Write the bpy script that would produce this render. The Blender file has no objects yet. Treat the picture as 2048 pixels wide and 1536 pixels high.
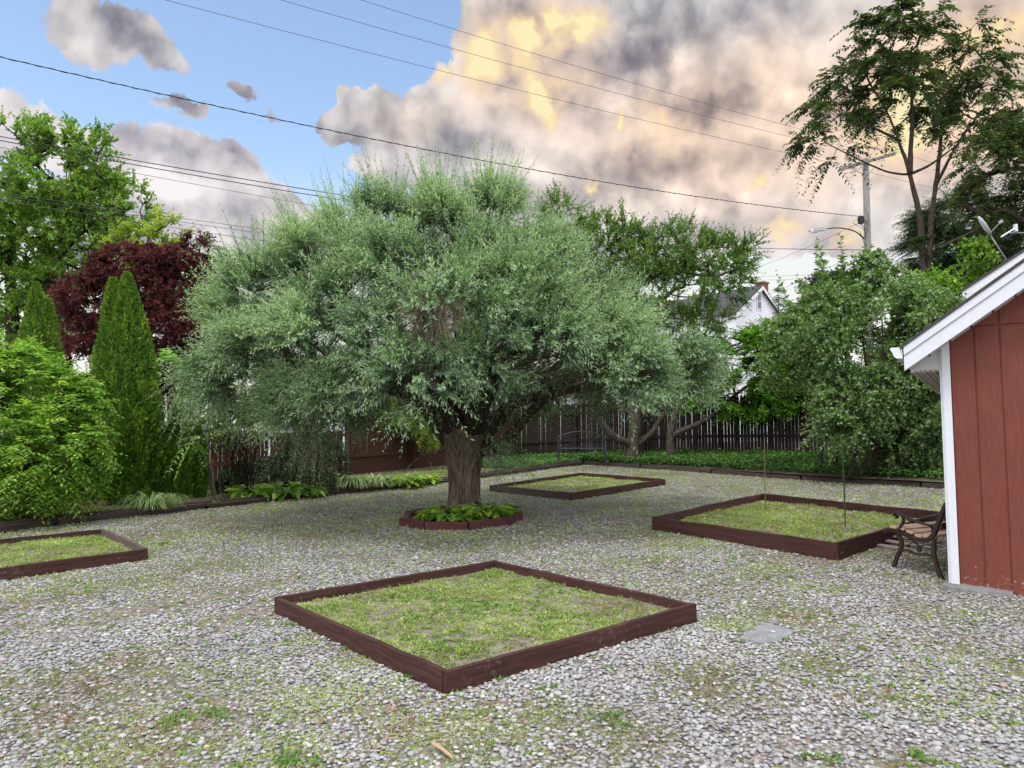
import bpy, math, random
import numpy as np
R = math.radians
rng = np.random.default_rng(7)
random.seed(7)
C = bpy.context.scene.collection
sc = bpy.context.scene

# ------------------------------------------------------------------ camera model (2048 x 1536 reference frame)
F, CX, CY = 1480.0, 1024.0, 768.0
HC = 1.74
PITCH = math.atan(112.0 / F)
SX, SY = 0.020, 0.0351           # the yard rises gently away from the camera and to the right
CAM = np.array([0.0, 0.0, HC])

def ray(px, py):
    a = (px - CX) / F; b = -(py - CY) / F
    c, s = math.cos(PITCH), math.sin(PITCH)
    return np.array([a, c - b * s, s + b * c])

def G(px, py, h=0.0):
    d = ray(px, py)
    t = (HC - h) / (SX * d[0] + SY * d[1] - d[2])
    return CAM + d * t

def P(px, py, Y):
    d = ray(px, py)
    return CAM + d * (Y / d[1])

def pxm(Y):                       # metres per reference pixel at depth Y
    return Y / F

# ------------------------------------------------------------------ numpy noise
_H = np.random.default_rng(99).random((64, 64, 64))
def vnoise(p):
    p = np.asarray(p, float)
    i = np.floor(p).astype(int); f = p - i; f = f * f * (3 - 2 * f)
    o = 0
    for dx in (0, 1):
        for dy in (0, 1):
            for dz in (0, 1):
                w = (f[..., 0] if dx else 1 - f[..., 0]) * (f[..., 1] if dy else 1 - f[..., 1]) * (f[..., 2] if dz else 1 - f[..., 2])
                o = o + w * _H[(i[..., 0] + dx) & 63, (i[..., 1] + dy) & 63, (i[..., 2] + dz) & 63]
    return o
def fbm(p, n=4):
    p = np.asarray(p, float); o = 0; a = .5; t = 0
    for k in range(n):
        o = o + a * vnoise(p + 17.3 * k); t += a; a *= .5; p = p * 2.03
    return o / t
def n2(x, y, s, seed=0.0, n=3):
    return fbm(np.stack([np.asarray(x) * s + seed, np.asarray(y) * s + seed * 1.7, np.full(np.shape(x), seed + .5)], -1), n)

def gz(x, y):
    x = np.asarray(x, float); y = np.asarray(y, float)
    z = SX * np.clip(x, -16, 18) + SY * np.clip(y, -6, 34)
    return z + (n2(x, y, .55, 3.1) - .5) * .05

def unit(v):
    v = np.asarray(v, float)
    return v / np.maximum(np.linalg.norm(v, axis=-1, keepdims=True), 1e-9)

# ------------------------------------------------------------------ object helpers
def setp(o, label=None, cat=None, group=None, kind=None):
    if label: o['label'] = label
    if cat: o['category'] = cat
    if group: o['group'] = group
    if kind: o['kind'] = kind
    return o

def thing(name, label, cat, loc, group=None):
    o = bpy.data.objects.new(name, None); C.objects.link(o)
    o.location = [float(v) for v in loc]; o.empty_display_size = .2
    o['wl'] = [float(v) for v in loc]
    return setp(o, label, cat, group)

class MB:
    """collects vertices and faces, links them as one mesh object"""
    def __init__(s): s.v = []; s.q = []; s.t = []; s.n = 0; s.qt = []; s.tt = []; s.bc = []; s.hasbc = False
    def add(s, v, q=None, t=None, tint=None, bc=None):
        v = np.asarray(v, float).reshape(-1, 3); s.v.append(v); s.bc.append(v if bc is None else np.asarray(bc, float)); s.hasbc |= bc is not None
        if q is not None and len(q):
            q = np.asarray(q, np.int64).reshape(-1, 4) + s.n; s.q.append(q)
            s.qt.append(np.full(len(q), .5) if tint is None else np.broadcast_to(np.asarray(tint, float), (len(q),)))
        if t is not None and len(t):
            t = np.asarray(t, np.int64).reshape(-1, 3) + s.n; s.t.append(t)
            s.tt.append(np.full(len(t), .5) if (tint is None or np.ndim(tint)) else np.full(len(t), float(tint)))
        s.n += len(v)
    def box(s, c, ax, ay, az, tint=None):
        c, ax, ay, az = [np.asarray(k, float) for k in (c, ax, ay, az)]
        v = [c + i * ax + j * ay + k * az for i in (-1, 1) for j in (-1, 1) for k in (-1, 1)]
        s.add(v, [[0, 1, 3, 2], [4, 6, 7, 5], [0, 4, 5, 1], [2, 3, 7, 6], [0, 2, 6, 4], [1, 5, 7, 3]], tint=tint)
    def beam(s, a, b, side, up, w, h, seg=6, jit=.0, ch=.006, tint=None):
        """chamfered timber from a to b; side/up unit vectors, w/h full sizes"""
        a, b, side, up = [np.asarray(k, float) for k in (a, b, side, up)]
        pr = [(-w/2+ch, -h/2), (w/2-ch, -h/2), (w/2, -h/2+ch), (w/2, h/2-ch), (w/2-ch, h/2), (-w/2+ch, h/2), (-w/2, h/2-ch), (-w/2, -h/2+ch)]
        v = []; bc = []; L0 = np.linalg.norm(b - a); o0 = (a[0] * 3.7 + b[1] * 1.3) % 50
        for i in range(seg + 1):
            bc += [(L0 * i / seg + o0, x + o0, z) for (x, z) in pr]
            p = a + (b - a) * i / seg
            j1, j2 = (np.random.default_rng(int(abs(a[0] * 997 + i * 31 + b[1] * 77))).normal(size=2)) * jit
            for (x, z) in pr: v.append(p + side * (x + j1) + up * (z + (j2 if z > 0 else 0)))
        q = []
        for i in range(seg):
            for k in range(8):
                q.append([i*8+k, i*8+(k+1) % 8, (i+1)*8+(k+1) % 8, (i+1)*8+k])
        e = seg * 8
        q += [[3, 2, 1, 0], [7, 4, 3, 0], [7, 6, 5, 4], [e, e+1, e+2, e+3], [e, e+3, e+4, e+7], [e+4, e+5, e+6, e+7]]
        s.add(v, q, tint=tint, bc=bc)
    def tube(s, pts, rad, ns=6, cap=True, tint=None):
        pts = np.asarray(pts, float); K = len(pts)
        rad = np.broadcast_to(np.asarray(rad, float), (K,))
        tg = np.gradient(pts, axis=0); tg = unit(tg)
        ref = np.array([0, 0, 1.0]) if abs(tg[:, 2]).mean() < .8 else np.array([1.0, 0, 0])
        s1 = unit(np.cross(tg, ref)); s2 = np.cross(tg, s1)
        an = np.arange(ns) / ns * 2 * np.pi
        v = pts[:, None] + rad[:, None, None] * (np.cos(an)[None, :, None] * s1[:, None] + np.sin(an)[None, :, None] * s2[:, None])
        q = [[i*ns+k, i*ns+(k+1) % ns, (i+1)*ns+(k+1) % ns, (i+1)*ns+k] for i in range(K-1) for k in range(ns)]
        v = v.reshape(-1, 3); t = []
        if cap:
            v = np.vstack([v, pts[0], pts[-1]]); a, b = K*ns, K*ns+1; e = (K-1)*ns
            t = [[a, (k+1) % ns, k] for k in range(ns)] + [[b, e+k, e+(k+1) % ns] for k in range(ns)]
        s.add(v, q, t, tint=tint)
    def poly(s, pts, ext, tint=None):
        """convex-ish planar outline extruded by ext (fan from its centre)"""
        pts = np.asarray(pts, float); n = len(pts); ext = np.asarray(ext, float)
        c = pts.mean(0); v = np.vstack([pts, pts + ext, c, c + ext])
        t = [[2*n, (k+1) % n, k] for k in range(n)] + [[2*n+1, n+k, n+(k+1) % n] for k in range(n)]
        q = [[k, (k+1) % n, n+(k+1) % n, n+k] for k in range(n)]
        s.add(v, q, t, tint=tint)
    def build(s, name, mat, parent=None, smooth=False, loc=None):
        v = np.vstack(s.v).astype(np.float32)
        base = np.zeros(3)
        p = parent
        if parent is not None: base = np.array(parent['wl'])
        elif loc is not None: base = np.asarray(loc, float)
        me = bpy.data.meshes.new(name)
        me.vertices.add(len(v)); me.vertices.foreach_set('co', (v - base.astype(np.float32)).ravel())
        q = np.vstack(s.q) if s.q else np.zeros((0, 4), int); t = np.vstack(s.t) if s.t else np.zeros((0, 3), int)
        nl = q.size + t.size; nf = len(q) + len(t)
        me.loops.add(nl); me.polygons.add(nf)
        me.loops.foreach_set('vertex_index', np.concatenate([q.ravel(), t.ravel()]).astype(np.int32))
        st = np.concatenate([np.arange(len(q)) * 4, len(q) * 4 + np.arange(len(t)) * 3]).astype(np.int32)
        me.polygons.foreach_set('loop_start', st)
        me.polygons.foreach_set('use_smooth', np.full(nf, bool(smooth)))
        at = me.attributes.new('tint', 'FLOAT', 'FACE')
        at.data.foreach_set('value', np.concatenate(s.qt + s.tt).astype(np.float32))
        if s.hasbc:
            ab = me.attributes.new('bc', 'FLOAT_VECTOR', 'POINT'); ab.data.foreach_set('vector', np.vstack(s.bc).astype(np.float32).ravel())
        me.update(calc_edges=True); me.validate()
        me.materials.append(mat)
        o = bpy.data.objects.new(name, me); C.objects.link(o)
        if parent is not None: o.parent = parent
        else: o.location = [float(k) for k in base]
        o['wl'] = [float(k) for k in base]
        return o

def copy_tree(o, loc, rz=0., scale=1.):
    c = o.copy(); C.objects.link(c); c.location = [float(k) for k in loc]; c.rotation_euler = (0, 0, rz); c.scale = (scale,) * 3
    for ch in o.children:
        d = ch.copy(); C.objects.link(d); d.parent = c
    return c

# ------------------------------------------------------------------ materials
def newmat(name):
    m = bpy.data.materials.new(name); m.use_nodes = True
    nt = m.node_tree; b = nt.nodes['Principled BSDF']
    return m, nt, b
def N(nt, t, **kw):
    n = nt.nodes.new(t)
    for k, v in kw.items():
        if k == 'inp':
            for a, c in v.items(): n.inputs[a].default_value = c
        else: setattr(n, k, v)
    return n
def ramp(nt, fac, stops):
    r = nt.nodes.new('ShaderNodeValToRGB'); e = r.color_ramp.elements
    while len(e) < len(stops): e.new(.5)
    for i, (p, c) in enumerate(stops): e[i].position = p; e[i].color = (*c, 1)
    nt.links.new(fac, r.inputs[0]); return r.outputs[0]
def mixc(nt, fac, a, b, mode='MIX'):
    m = nt.nodes.new('ShaderNodeMix'); m.data_type = 'RGBA'; m.blend_type = mode
    for s, v in ((m.inputs[0], fac), (m.inputs[6], a), (m.inputs[7], b)):
        if isinstance(v, (int, float)): s.default_value = v
        elif isinstance(v, tuple): s.default_value = (*v, 1)
        else: nt.links.new(v, s)
    return m.outputs[2]
def math_(nt, op, a, b=None, clamp=False):
    m = nt.nodes.new('ShaderNodeMath'); m.operation = op; m.use_clamp = clamp
    for i, v in enumerate((a, b)):
        if v is None: continue
        if isinstance(v, (int, float)): m.inputs[i].default_value = v
        else: nt.links.new(v, m.inputs[i])
    return m.outputs[0]
def noise(nt, vec, scale, detail=4, rough=.6, dist=0.):
    n = N(nt, 'ShaderNodeTexNoise', inp={'Scale': scale, 'Detail': detail, 'Roughness': rough, 'Distortion': dist})
    if vec is not None: nt.links.new(vec, n.inputs['Vector'])
    return n.outputs['Fac']
def coord(nt, scale=(1, 1, 1), rot=(0, 0, 0), which='Object'):
    t = nt.nodes.new('ShaderNodeTexCoord'); m = nt.nodes.new('ShaderNodeMapping')
    m.inputs['Scale'].default_value = scale; m.inputs['Rotation'].default_value = rot
    nt.links.new(t.outputs[which], m.inputs[0]); return m.outputs[0]
def bump(nt, b, h, strength=.4, dist=.01):
    n = N(nt, 'ShaderNodeBump', inp={'Strength': strength, 'Distance': dist}); nt.links.new(h, n.inputs['Height'])
    nt.links.new(n.outputs[0], b.inputs['Normal'])

LEAFGAIN = 1.55
def leafmat(name, stops, transl=.3, rough=.5, spec=.25, back=None, gain=None):
    m, nt, b = newmat(name)
    g_ = LEAFGAIN if gain is None else gain
    stops = [(p, tuple(min(.75, k * g_) for k in c)) for p, c in stops]
    a = N(nt, 'ShaderNodeAttribute', attribute_name='tint')
    col = ramp(nt, a.outputs['Fac'], stops)
    if back:
        g = N(nt, 'ShaderNodeNewGeometry'); col = mixc(nt, g.outputs['Backfacing'], col, mixc(nt, .6, col, back))
    nt.links.new(col, b.inputs['Base Color']); b.inputs['Roughness'].default_value = rough
    b.inputs['Specular IOR Level'].default_value = spec
    if transl:
        tr = N(nt, 'ShaderNodeBsdfTranslucent'); mx = N(nt, 'ShaderNodeMixShader', inp={0: transl})
        tc = mixc(nt, 1.0, col, (1.25, 1.35, .7), 'MULTIPLY'); nt.links.new(tc, tr.inputs[0])
        nt.links.new(b.outputs[0], mx.inputs[1]); nt.links.new(tr.outputs[0], mx.inputs[2])
        nt.links.new(mx.outputs[0], nt.nodes['Material Output'].inputs[0])
    return m

def woodmat(name, c0, c1, worn=(.30, .28, .26), wear=.62, scale=(3, 3, 3), rough=.75, bs=.35, amount=.7, grain=False):
    m, nt, b = newmat(name)
    if grain:
        at = N(nt, 'ShaderNodeAttribute', attribute_name='bc'); mp = nt.nodes.new('ShaderNodeMapping'); mp.inputs['Scale'].default_value = (.35, 5, 5); nt.links.new(at.outputs['Vector'], mp.inputs[0]); v = mp.outputs[0]
    else: v = coord(nt, scale)
    g = noise(nt, v, 6, 7, .68, .8)
    col = ramp(nt, g, [(.3, c0), (.7, c1)])
    w = noise(nt, coord(nt), 26 if grain else 9, 8, .75)
    w2 = noise(nt, coord(nt), 1.3, 3, .6)
    wm = ramp(nt, math_(nt, 'ADD', math_(nt, 'MULTIPLY', w, .75), math_(nt, 'MULTIPLY', w2, .25)), [(wear - .03, (0, 0, 0)), (wear + .05, (amount,) * 3)])
    col = mixc(nt, wm, col, worn)
    nt.links.new(col, b.inputs['Base Color']); b.inputs['Roughness'].default_value = rough
    b.inputs['Specular IOR Level'].default_value = .25
    bump(nt, b, math_(nt, 'ADD', g, math_(nt, 'MULTIPLY', w, .5)), bs, .008)
    return m

def barkmat(name, c0, c1, scale=(9, 9, 1.6), bs=.8):
    m, nt, b = newmat(name)
    v = coord(nt, scale); g = noise(nt, v, 2.2, 8, .7, .4)
    nt.links.new(ramp(nt, g, [(.32, c0), (.62, c1)]), b.inputs['Base Color'])
    b.inputs['Roughness'].default_value = .9; b.inputs['Specular IOR Level'].default_value = .15
    bump(nt, b, g, bs, .03); return m

def plain(name, c, rough=.6, metal=0., var=.12, scale=8., bs=.0, spec=.35):
    m, nt, b = newmat(name)
    g = noise(nt, coord(nt), scale, 5, .6)
    lo = tuple(k * (1 - var) for k in c); hi = tuple(min(1, k * (1 + var)) for k in c)
    nt.links.new(ramp(nt, g, [(.3, lo), (.7, hi)]), b.inputs['Base Color'])
    b.inputs['Roughness'].default_value = rough; b.inputs['Metallic'].default_value = metal
    b.inputs['Specular IOR Level'].default_value = spec
    if bs: bump(nt, b, g, bs, .01)
    return m

M = {}
M['bedwood'] = woodmat('stained_bed_wood', (.022, .0095, .0085), (.080, .033, .028), worn=(.22, .17, .15), wear=.60, amount=.5, grain=True)
M['greywood'] = woodmat('weathered_bed_wood', (.055, .042, .036), (.13, .10, .085), worn=(.05, .02, .02), wear=.58, grain=True)
M['timber'] = woodmat('edging_timber', (.03, .018, .016), (.085, .06, .052), worn=(.17, .15, .13), wear=.60, grain=True)
M['ringwood'] = woodmat('ring_timber', (.05, .014, .016), (.10, .034, .032), worn=(.22, .20, .18), wear=.60, grain=True)
M['fencewood'] = woodmat('fence_wood', (.035, .013, .008), (.075, .030, .018), worn=(.13, .10, .08), wear=.66, scale=(8, 8, 1))
M['fencedark'] = woodmat('shaded_fence_wood', (.010, .007, .006), (.024, .015, .012), worn=(.05, .04, .035), wear=.7, scale=(8, 8, 1))  # darker copy for the back run: tree shade put into the wood colour
M['plankgrey'] = woodmat('plank_grey', (.15, .13, .12), (.28, .25, .22), worn=(.08, .06, .05), wear=.62, grain=True)
M['slat'] = woodmat('seat_slat', (.36, .25, .17), (.50, .37, .27), worn=(.28, .2, .15), wear=.64, bs=.15, grain=True)
M['darkslat'] = woodmat('back_slat', (.03, .025, .022), (.06, .045, .04), worn=(.1, .08, .07), wear=.7, bs=.15, grain=True)
M['iron'] = plain('cast_iron', (.035, .022, .020), .45, .3, .3, 40, .2, .5)
M['blackiron'] = plain('black_iron', (.030, .034, .044), .5, .2, .3, 40, .2)
M['bark_willow'] = barkmat('willow_bark', (.016, .012, .010), (.19, .155, .125), (13, 13, 2.2), 1.0)
M['bark'] = barkmat('grey_bark', (.018, .015, .012), (.095, .078, .062), (9, 9, 3))
M['bark_dark'] = barkmat('dark_bark', (.014, .011, .010), (.055, .045, .036), (8, 8, 2.5))
M['twig'] = plain('twig_bark', (.075, .055, .035), .8, 0, .3)
M['deadtwig'] = plain('dead_twig', (.16, .12, .085), .9, 0, .3)
M['white'] = plain('white_paint', (.62, .65, .68), .5, 0, .05, 5, .05)
M['whitetrim'] = woodmat('white_trim_paint', (.56, .60, .66), (.62, .66, .72), worn=(.36, .33, .30), wear=.74, bs=.08, rough=.55)
M['soffit'] = plain('soffit', (.52, .52, .52), .6, 0, .08)
M['shingle'] = plain('shingles', (.05, .05, .052), .9, 0, .4, 30, .5)
M['concrete'] = plain('concrete', (.16, .16, .16), .9, 0, .3, 12, .6)
M['stone'] = plain('flagstone', (.21, .215, .225), .8, 0, .22, 9, .4)
M['polewood'] = woodmat('pole_wood', (.13, .125, .12), (.23, .225, .215), worn=(.1, .09, .08), wear=.65, scale=(10, 10, 1))
M['wire'] = plain('wire_black', (.012, .012, .02), .6)
M['wirethin'] = plain('wire_grey', (.055, .05, .055), .6)
M['metalgrey'] = plain('grey_metal', (.30, .31, .32), .4, .6)
M['glassdark'] = plain('window_glass', (.06, .07, .085), .1, 0, .3, 2, 0, .6)
M['brick'] = plain('chimney_brick', (.22, .075, .05), .85, 0, .3, 20, .4)
M['orange'] = plain('orange_brick', (.52, .24, .14), .85, 0, .15, 6, .1)
M['soil'] = None

# siding (white clapboards as real relief is built; the paint is slightly soiled)
M['siding'] = plain('white_siding', (.70, .72, .76), .55, 0, .06, 1.2, .05)
# shed wall paint : red, weathered, flaking near the bottom
def shedmat():
    m, nt, b = newmat('red_shed_paint')
    g = noise(nt, coord(nt, (10, 10, .9)), 5, 6, .65, .3)
    l = noise(nt, coord(nt), 1.1, 4, .6)
    col = ramp(nt, math_(nt, 'ADD', math_(nt, 'MULTIPLY', g, .5), math_(nt, 'MULTIPLY', l, .5)), [(.3, (.095, .024, .015)), (.5, (.150, .040, .026)), (.62, (.172, .050, .034)), (.78, (.215, .080, .060))])
    t = N(nt, 'ShaderNodeTexCoord'); sp = N(nt, 'ShaderNodeSeparateXYZ'); nt.links.new(t.outputs['Object'], sp.inputs[0])
    low = N(nt, 'ShaderNodeMapRange', inp={'From Min': .0, 'From Max': .55, 'To Min': .20, 'To Max': -.02}); nt.links.new(sp.outputs[2], low.inputs[0])
    ch = noise(nt, coord(nt), 26, 8, .8)
    fl = ramp(nt, math_(nt, 'ADD', ch, low.outputs[0]), [(.735, (0, 0, 0)), (.76, (1, 1, 1))])
    col = mixc(nt, fl, col, (.46, .36, .30))
    nt.links.new(col, b.inputs['Base Color']); b.inputs['Roughness'].default_value = .6; b.inputs['Specular IOR Level'].default_value = .3
    bump(nt, b, math_(nt, 'ADD', g, math_(nt, 'MULTIPLY', fl, -.6)), .25, .006); return m
M['shed'] = shedmat()

def groundmat():
    m, nt, b = newmat('gravel_ground')
    v = coord(nt)
    vo = N(nt, 'ShaderNodeTexVoronoi', inp={'Scale': 34.0, 'Randomness': 1.0}); nt.links.new(v, vo.inputs['Vector'])
    sx = N(nt, 'ShaderNodeSeparateColor'); nt.links.new(vo.outputs['Color'], sx.inputs[0])
    peb = ramp(nt, sx.outputs[0], [(0, (.09, .085, .08)), (.3, (.22, .21, .20)), (.65, (.36, .34, .32)), (.9, (.48, .47, .45)), (1, (.34, .26, .2))])
    edge = ramp(nt, vo.outputs['Distance'], [(.35, (0, 0, 0)), (.75, (1, 1, 1))])
    peb = mixc(nt, edge, peb, (.06, .052, .04))
    d1 = noise(nt, v, .9, 5, .6); d2 = noise(nt, v, 22, 5, .7)
    dirt = ramp(nt, d2, [(.3, (.11, .09, .065)), (.7, (.24, .20, .155))])
    dm = ramp(nt, math_(nt, 'ADD', math_(nt, 'MULTIPLY', d1, .7), math_(nt, 'MULTIPLY', d2, .3)), [(.42, (0, 0, 0)), (.62, (.85,) * 3)])
    col = mixc(nt, dm, peb, dirt)
    nt.links.new(col, b.inputs['Base Color']); b.inputs['Roughness'].default_value = .85; b.inputs['Specular IOR Level'].default_value = .2
    h = math_(nt, 'SUBTRACT', math_(nt, 'MULTIPLY', d2, .5), vo.outputs['Distance'])
    bump(nt, b, h, .9, .015); return m
def soilmat(name, c0, c1, c2):
    m, nt, b = newmat(name)
    v = coord(nt); a = noise(nt, v, 30, 8, .75); l = noise(nt, v, 2.2, 4, .6)
    col = ramp(nt, a, [(.3, c0), (.55, c1), (.75, c2)])
    col = mixc(nt, ramp(nt, l, [(.45, (0, 0, 0)), (.65, (.5,) * 3)]), col, (c2[0] * .9, c2[1] * 1.05, c2[2] * .6))
    nt.links.new(col, b.inputs['Base Color']); b.inputs['Roughness'].default_value = .95; b.inputs['Specular IOR Level'].default_value = .1
    bump(nt, b, a, 1.0, .02); return m
M['ground'] = groundmat()
M['soil'] = soilmat('bed_soil', (.09, .08, .068), (.23, .205, .168), (.40, .365, .295))
M['mulch'] = soilmat('border_soil', (.03, .026, .02), (.085, .072, .055), (.18, .16, .115))
M['hill'] = plain('hill_trees', (.05, .075, .05), .9, 0, .4, .05)
def pebmat():
    m, nt, b = newmat('pebbles')
    a = N(nt, 'ShaderNodeAttribute', attribute_name='tint')
    col = ramp(nt, a.outputs['Fac'], [(0, (.06, .06, .063)), (.2, (.13, .13, .135)), (.42, (.232, .235, .238)), (.62, (.335, .338, .34)), (.8, (.50, .50, .497)), (.86, (.30, .24, .185)), (.93, (.20, .225, .25)), (1, (.34, .22, .16))])
    g = noise(nt, coord(nt), 60, 4, .7)
    col = mixc(nt, .25, col, ramp(nt, g, [(.3, (.12, .12, .12)), (.7, (.6, .6, .6))]), 'MIX')
    nt.links.new(col, b.inputs['Base Color']); b.inputs['Roughness'].default_value = .7; b.inputs['Specular IOR Level'].default_value = .3
    return m
M['pebble'] = pebmat()

# foliage palettes (natural leaf-to-leaf colour differences)
L = {}
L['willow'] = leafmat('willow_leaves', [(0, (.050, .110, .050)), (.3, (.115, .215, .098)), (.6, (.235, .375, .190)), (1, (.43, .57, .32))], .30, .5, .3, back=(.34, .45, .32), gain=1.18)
L['willowtop'] = L['willow']
L['arbor'] = leafmat('arborvitae_sprays', [(0, (.018, .045, .010)), (.5, (.058, .120, .014)), (1, (.17, .24, .03))], .25, .6, .2, gain=1.75)
L['bright'] = leafmat('bright_shrub_leaves', [(0, (.055, .125, .018)), (.5, (.115, .225, .028)), (1, (.24, .34, .06))], .38, .42, .35, gain=1.8)
L['redmaple'] = leafmat('red_maple_leaves', [(0, (.022, .007, .010)), (.5, (.060, .014, .018)), (1, (.15, .036, .038))], .34, .5, .3, gain=1.45)
L['maple'] = leafmat('maple_leaves', [(0, (.040, .085, .014)), (.5, (.085, .165, .022)), (1, (.18, .26, .05))], .40, .5, .3, gain=1.9)
L['yellowgreen'] = leafmat('yellowgreen_leaves', [(0, (.10, .17, .02)), (.5, (.19, .27, .03)), (1, (.33, .38, .07))], .38, .5, .3)
L['apple'] = leafmat('apple_leaves', [(0, (.025, .055, .012)), (.5, (.060, .115, .020)), (1, (.125, .19, .045))], .36, .45, .35, gain=2.0)
L['dogwood'] = leafmat('dogwood_leaves', [(0, (.032, .085, .010)), (.5, (.075, .180, .016)), (1, (.16, .29, .035))], .4, .42, .35, gain=1.8)
L['shrub'] = leafmat('shrub_leaves', [(0, (.028, .065, .014)), (.5, (.065, .130, .028)), (1, (.15, .23, .075))], .32, .38, .45, back=(.22, .30, .17), gain=1.9)
L['ailanthus'] = leafmat('ailanthus_leaflets', [(0, (.018, .038, .012)), (.5, (.036, .068, .018)), (.85, (.075, .10, .03)), (1, (.12, .07, .04))], .35, .4, .4, gain=1.6)
L['conifer'] = leafmat('conifer_sprays', [(0, (.014, .034, .016)), (.5, (.030, .060, .030)), (1, (.07, .11, .06))], .25, .6, .2, gain=2.6)
L['sumac'] = leafmat('sumac_leaflets', [(0, (.09, .19, .05)), (.5, (.15, .29, .08)), (1, (.27, .40, .14))], .4, .4, .4)
L['pale'] = leafmat('pale_leaves', [(0, (.07, .13, .035)), (.5, (.13, .21, .06)), (1, (.26, .33, .14))], .3, .45, .3)
L['ivy'] = leafmat('ivy_leaves', [(0, (.018, .05, .012)), (.5, (.042, .105, .018)), (1, (.10, .19, .035))], .25, .4, .4)
L['hosta'] = leafmat('hosta_leaves', [(0, (.06, .14, .02)), (.5, (.12, .23, .03)), (1, (.27, .34, .07))], .3, .4, .4)
L['strap'] = leafmat('strap_leaves', [(0, (.05, .10, .03)), (.5, (.10, .17, .05)), (1, (.34, .38, .20))], .25, .4, .4)
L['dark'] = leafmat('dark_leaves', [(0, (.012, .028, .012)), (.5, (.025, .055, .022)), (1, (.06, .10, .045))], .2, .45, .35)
L['weed'] = leafmat('weed_blades', [(0, (.12, .095, .06)), (.22, (.22, .19, .11)), (.42, (.155, .205, .062)), (.7, (.205, .290, .080)), (1, (.36, .40, .17))], .3, .6, .2, gain=1.45)
L['greenweed'] = leafmat('green_weed_blades', [(0, (.06, .11, .03)), (.5, (.11, .20, .04)), (1, (.2, .29, .08))], .3, .5, .25, gain=1.3)

# ------------------------------------------------------------------ leaf builders
UP = np.array([0, 0, 1.0])
def leaves(mb, pos, d, nor, Ln, W, tint, broad=False, curl=.12):
    n = len(pos); d = unit(d); s = unit(np.cross(d, nor)); nn = np.cross(s, d)
    Ln = np.broadcast_to(Ln, (n,))[:, None]; W = np.broadcast_to(W, (n,))[:, None]
    i = np.arange(n)
    if broad:
        b = pos; t = pos + d * Ln - nn * Ln * curl
        l1 = pos + d * Ln * .30 + s * W * .48 + nn * W * .16; r1 = pos + d * Ln * .30 - s * W * .48 + nn * W * .16
        l2 = pos + d * Ln * .68 + s * W * .36 + nn * W * .10 - nn * Ln * curl * .3; r2 = pos + d * Ln * .68 - s * W * .36 + nn * W * .10 - nn * Ln * curl * .3
        v = np.stack([b, l1, l2, t, r2, r1], 1)
        q = np.concatenate([np.stack([i*6, i*6+3, i*6+2, i*6+1], 1), np.stack([i*6, i*6+5, i*6+4, i*6+3], 1)])
        mb.add(v.reshape(-1, 3), q, tint=np.concatenate([tint, tint]))
    else:
        v = np.stack([pos, pos + d * Ln * .45 + s * W * .5, pos + d * Ln - nn * Ln * curl, pos + d * Ln * .45 - s * W * .5], 1)
        mb.add(v.reshape(-1, 3), np.stack([i*4, i*4+3, i*4+2, i*4+1], 1), tint=tint)

def shoots(c, d, n, Ln, spread, droop, k, leafL, leafW, splay, rg, up=0., planar=False, tb=None, tvar=.2, broad=False, mb=None, tw=None, twr=.004, t0=.12, flat=.0, tip=.0):
    """n leafy shoots at every centre c (heading d): fills mb with leaves and tw with twigs"""
    m = len(c)
    cc = np.repeat(c, n, 0); dd = np.repeat(unit(d), n, 0) + rg.normal(size=(m*n, 3)) * spread + UP * up
    if flat: dd[:, 2] *= (1 - flat)
    dd = unit(dd)
    LL = Ln * rg.uniform(.55, 1.25, m*n)
    ts = np.linspace(t0, 1, k)
    t = ts[None, :] + rg.normal(size=(m*n, k)) * .02
    p = cc[:, None] + dd[:, None] * (LL[:, None] * t)[..., None] - UP * (droop * LL[:, None] * t**2)[..., None]
    ax = unit(dd[:, None] - UP * (2 * droop * t)[..., None])
    if planar:
        s = unit(np.cross(ax, UP)); sg = np.where(np.arange(k) % 2 == 0, 1., -1.)[None, :, None]
        perp = s * sg + UP * rg.normal(size=(m*n, k, 1)) * .15 + rg.normal(size=(m*n, k, 3)) * .12
    else:
        r = rg.normal(size=(m*n, k, 3)); perp = unit(r - ax * (r * ax).sum(-1, keepdims=True))
    ld = unit(ax * math.cos(splay) + unit(perp) * math.sin(splay))
    if planar: ld = unit(ld - UP * .25 * droop)
    nr = np.broadcast_to(UP, ld.shape) + rg.normal(size=ld.shape) * (.25 if planar else .5)
    nr = unit(nr - ld * (nr * ld).sum(-1, keepdims=True))
    base = (rg.normal(.5, .1, m) if tb is None else tb)
    tint = np.repeat(np.repeat(base, n) + rg.normal(size=m*n) * tvar * .5, k) + rg.normal(size=m*n*k) * tvar * .7
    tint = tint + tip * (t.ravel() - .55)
    sz = rg.uniform(.7, 1.15, m*n*k) * np.tile(np.clip(1.15 - .45 * ts**3, 0, 2), m*n)
    leaves(mb, p.reshape(-1, 3), ld.reshape(-1, 3), nr.reshape(-1, 3), leafL * sz, leafW * sz, np.clip(tint, 0, 1), broad)
    if tw is not None:
        tt = np.linspace(0, 1, 4)[None, :]
        pl = cc[:, None] + dd[:, None] * (LL[:, None] * tt)[..., None] - UP * (droop * LL[:, None] * tt**2)[..., None]
        twigs(tw, pl, twr)

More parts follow.
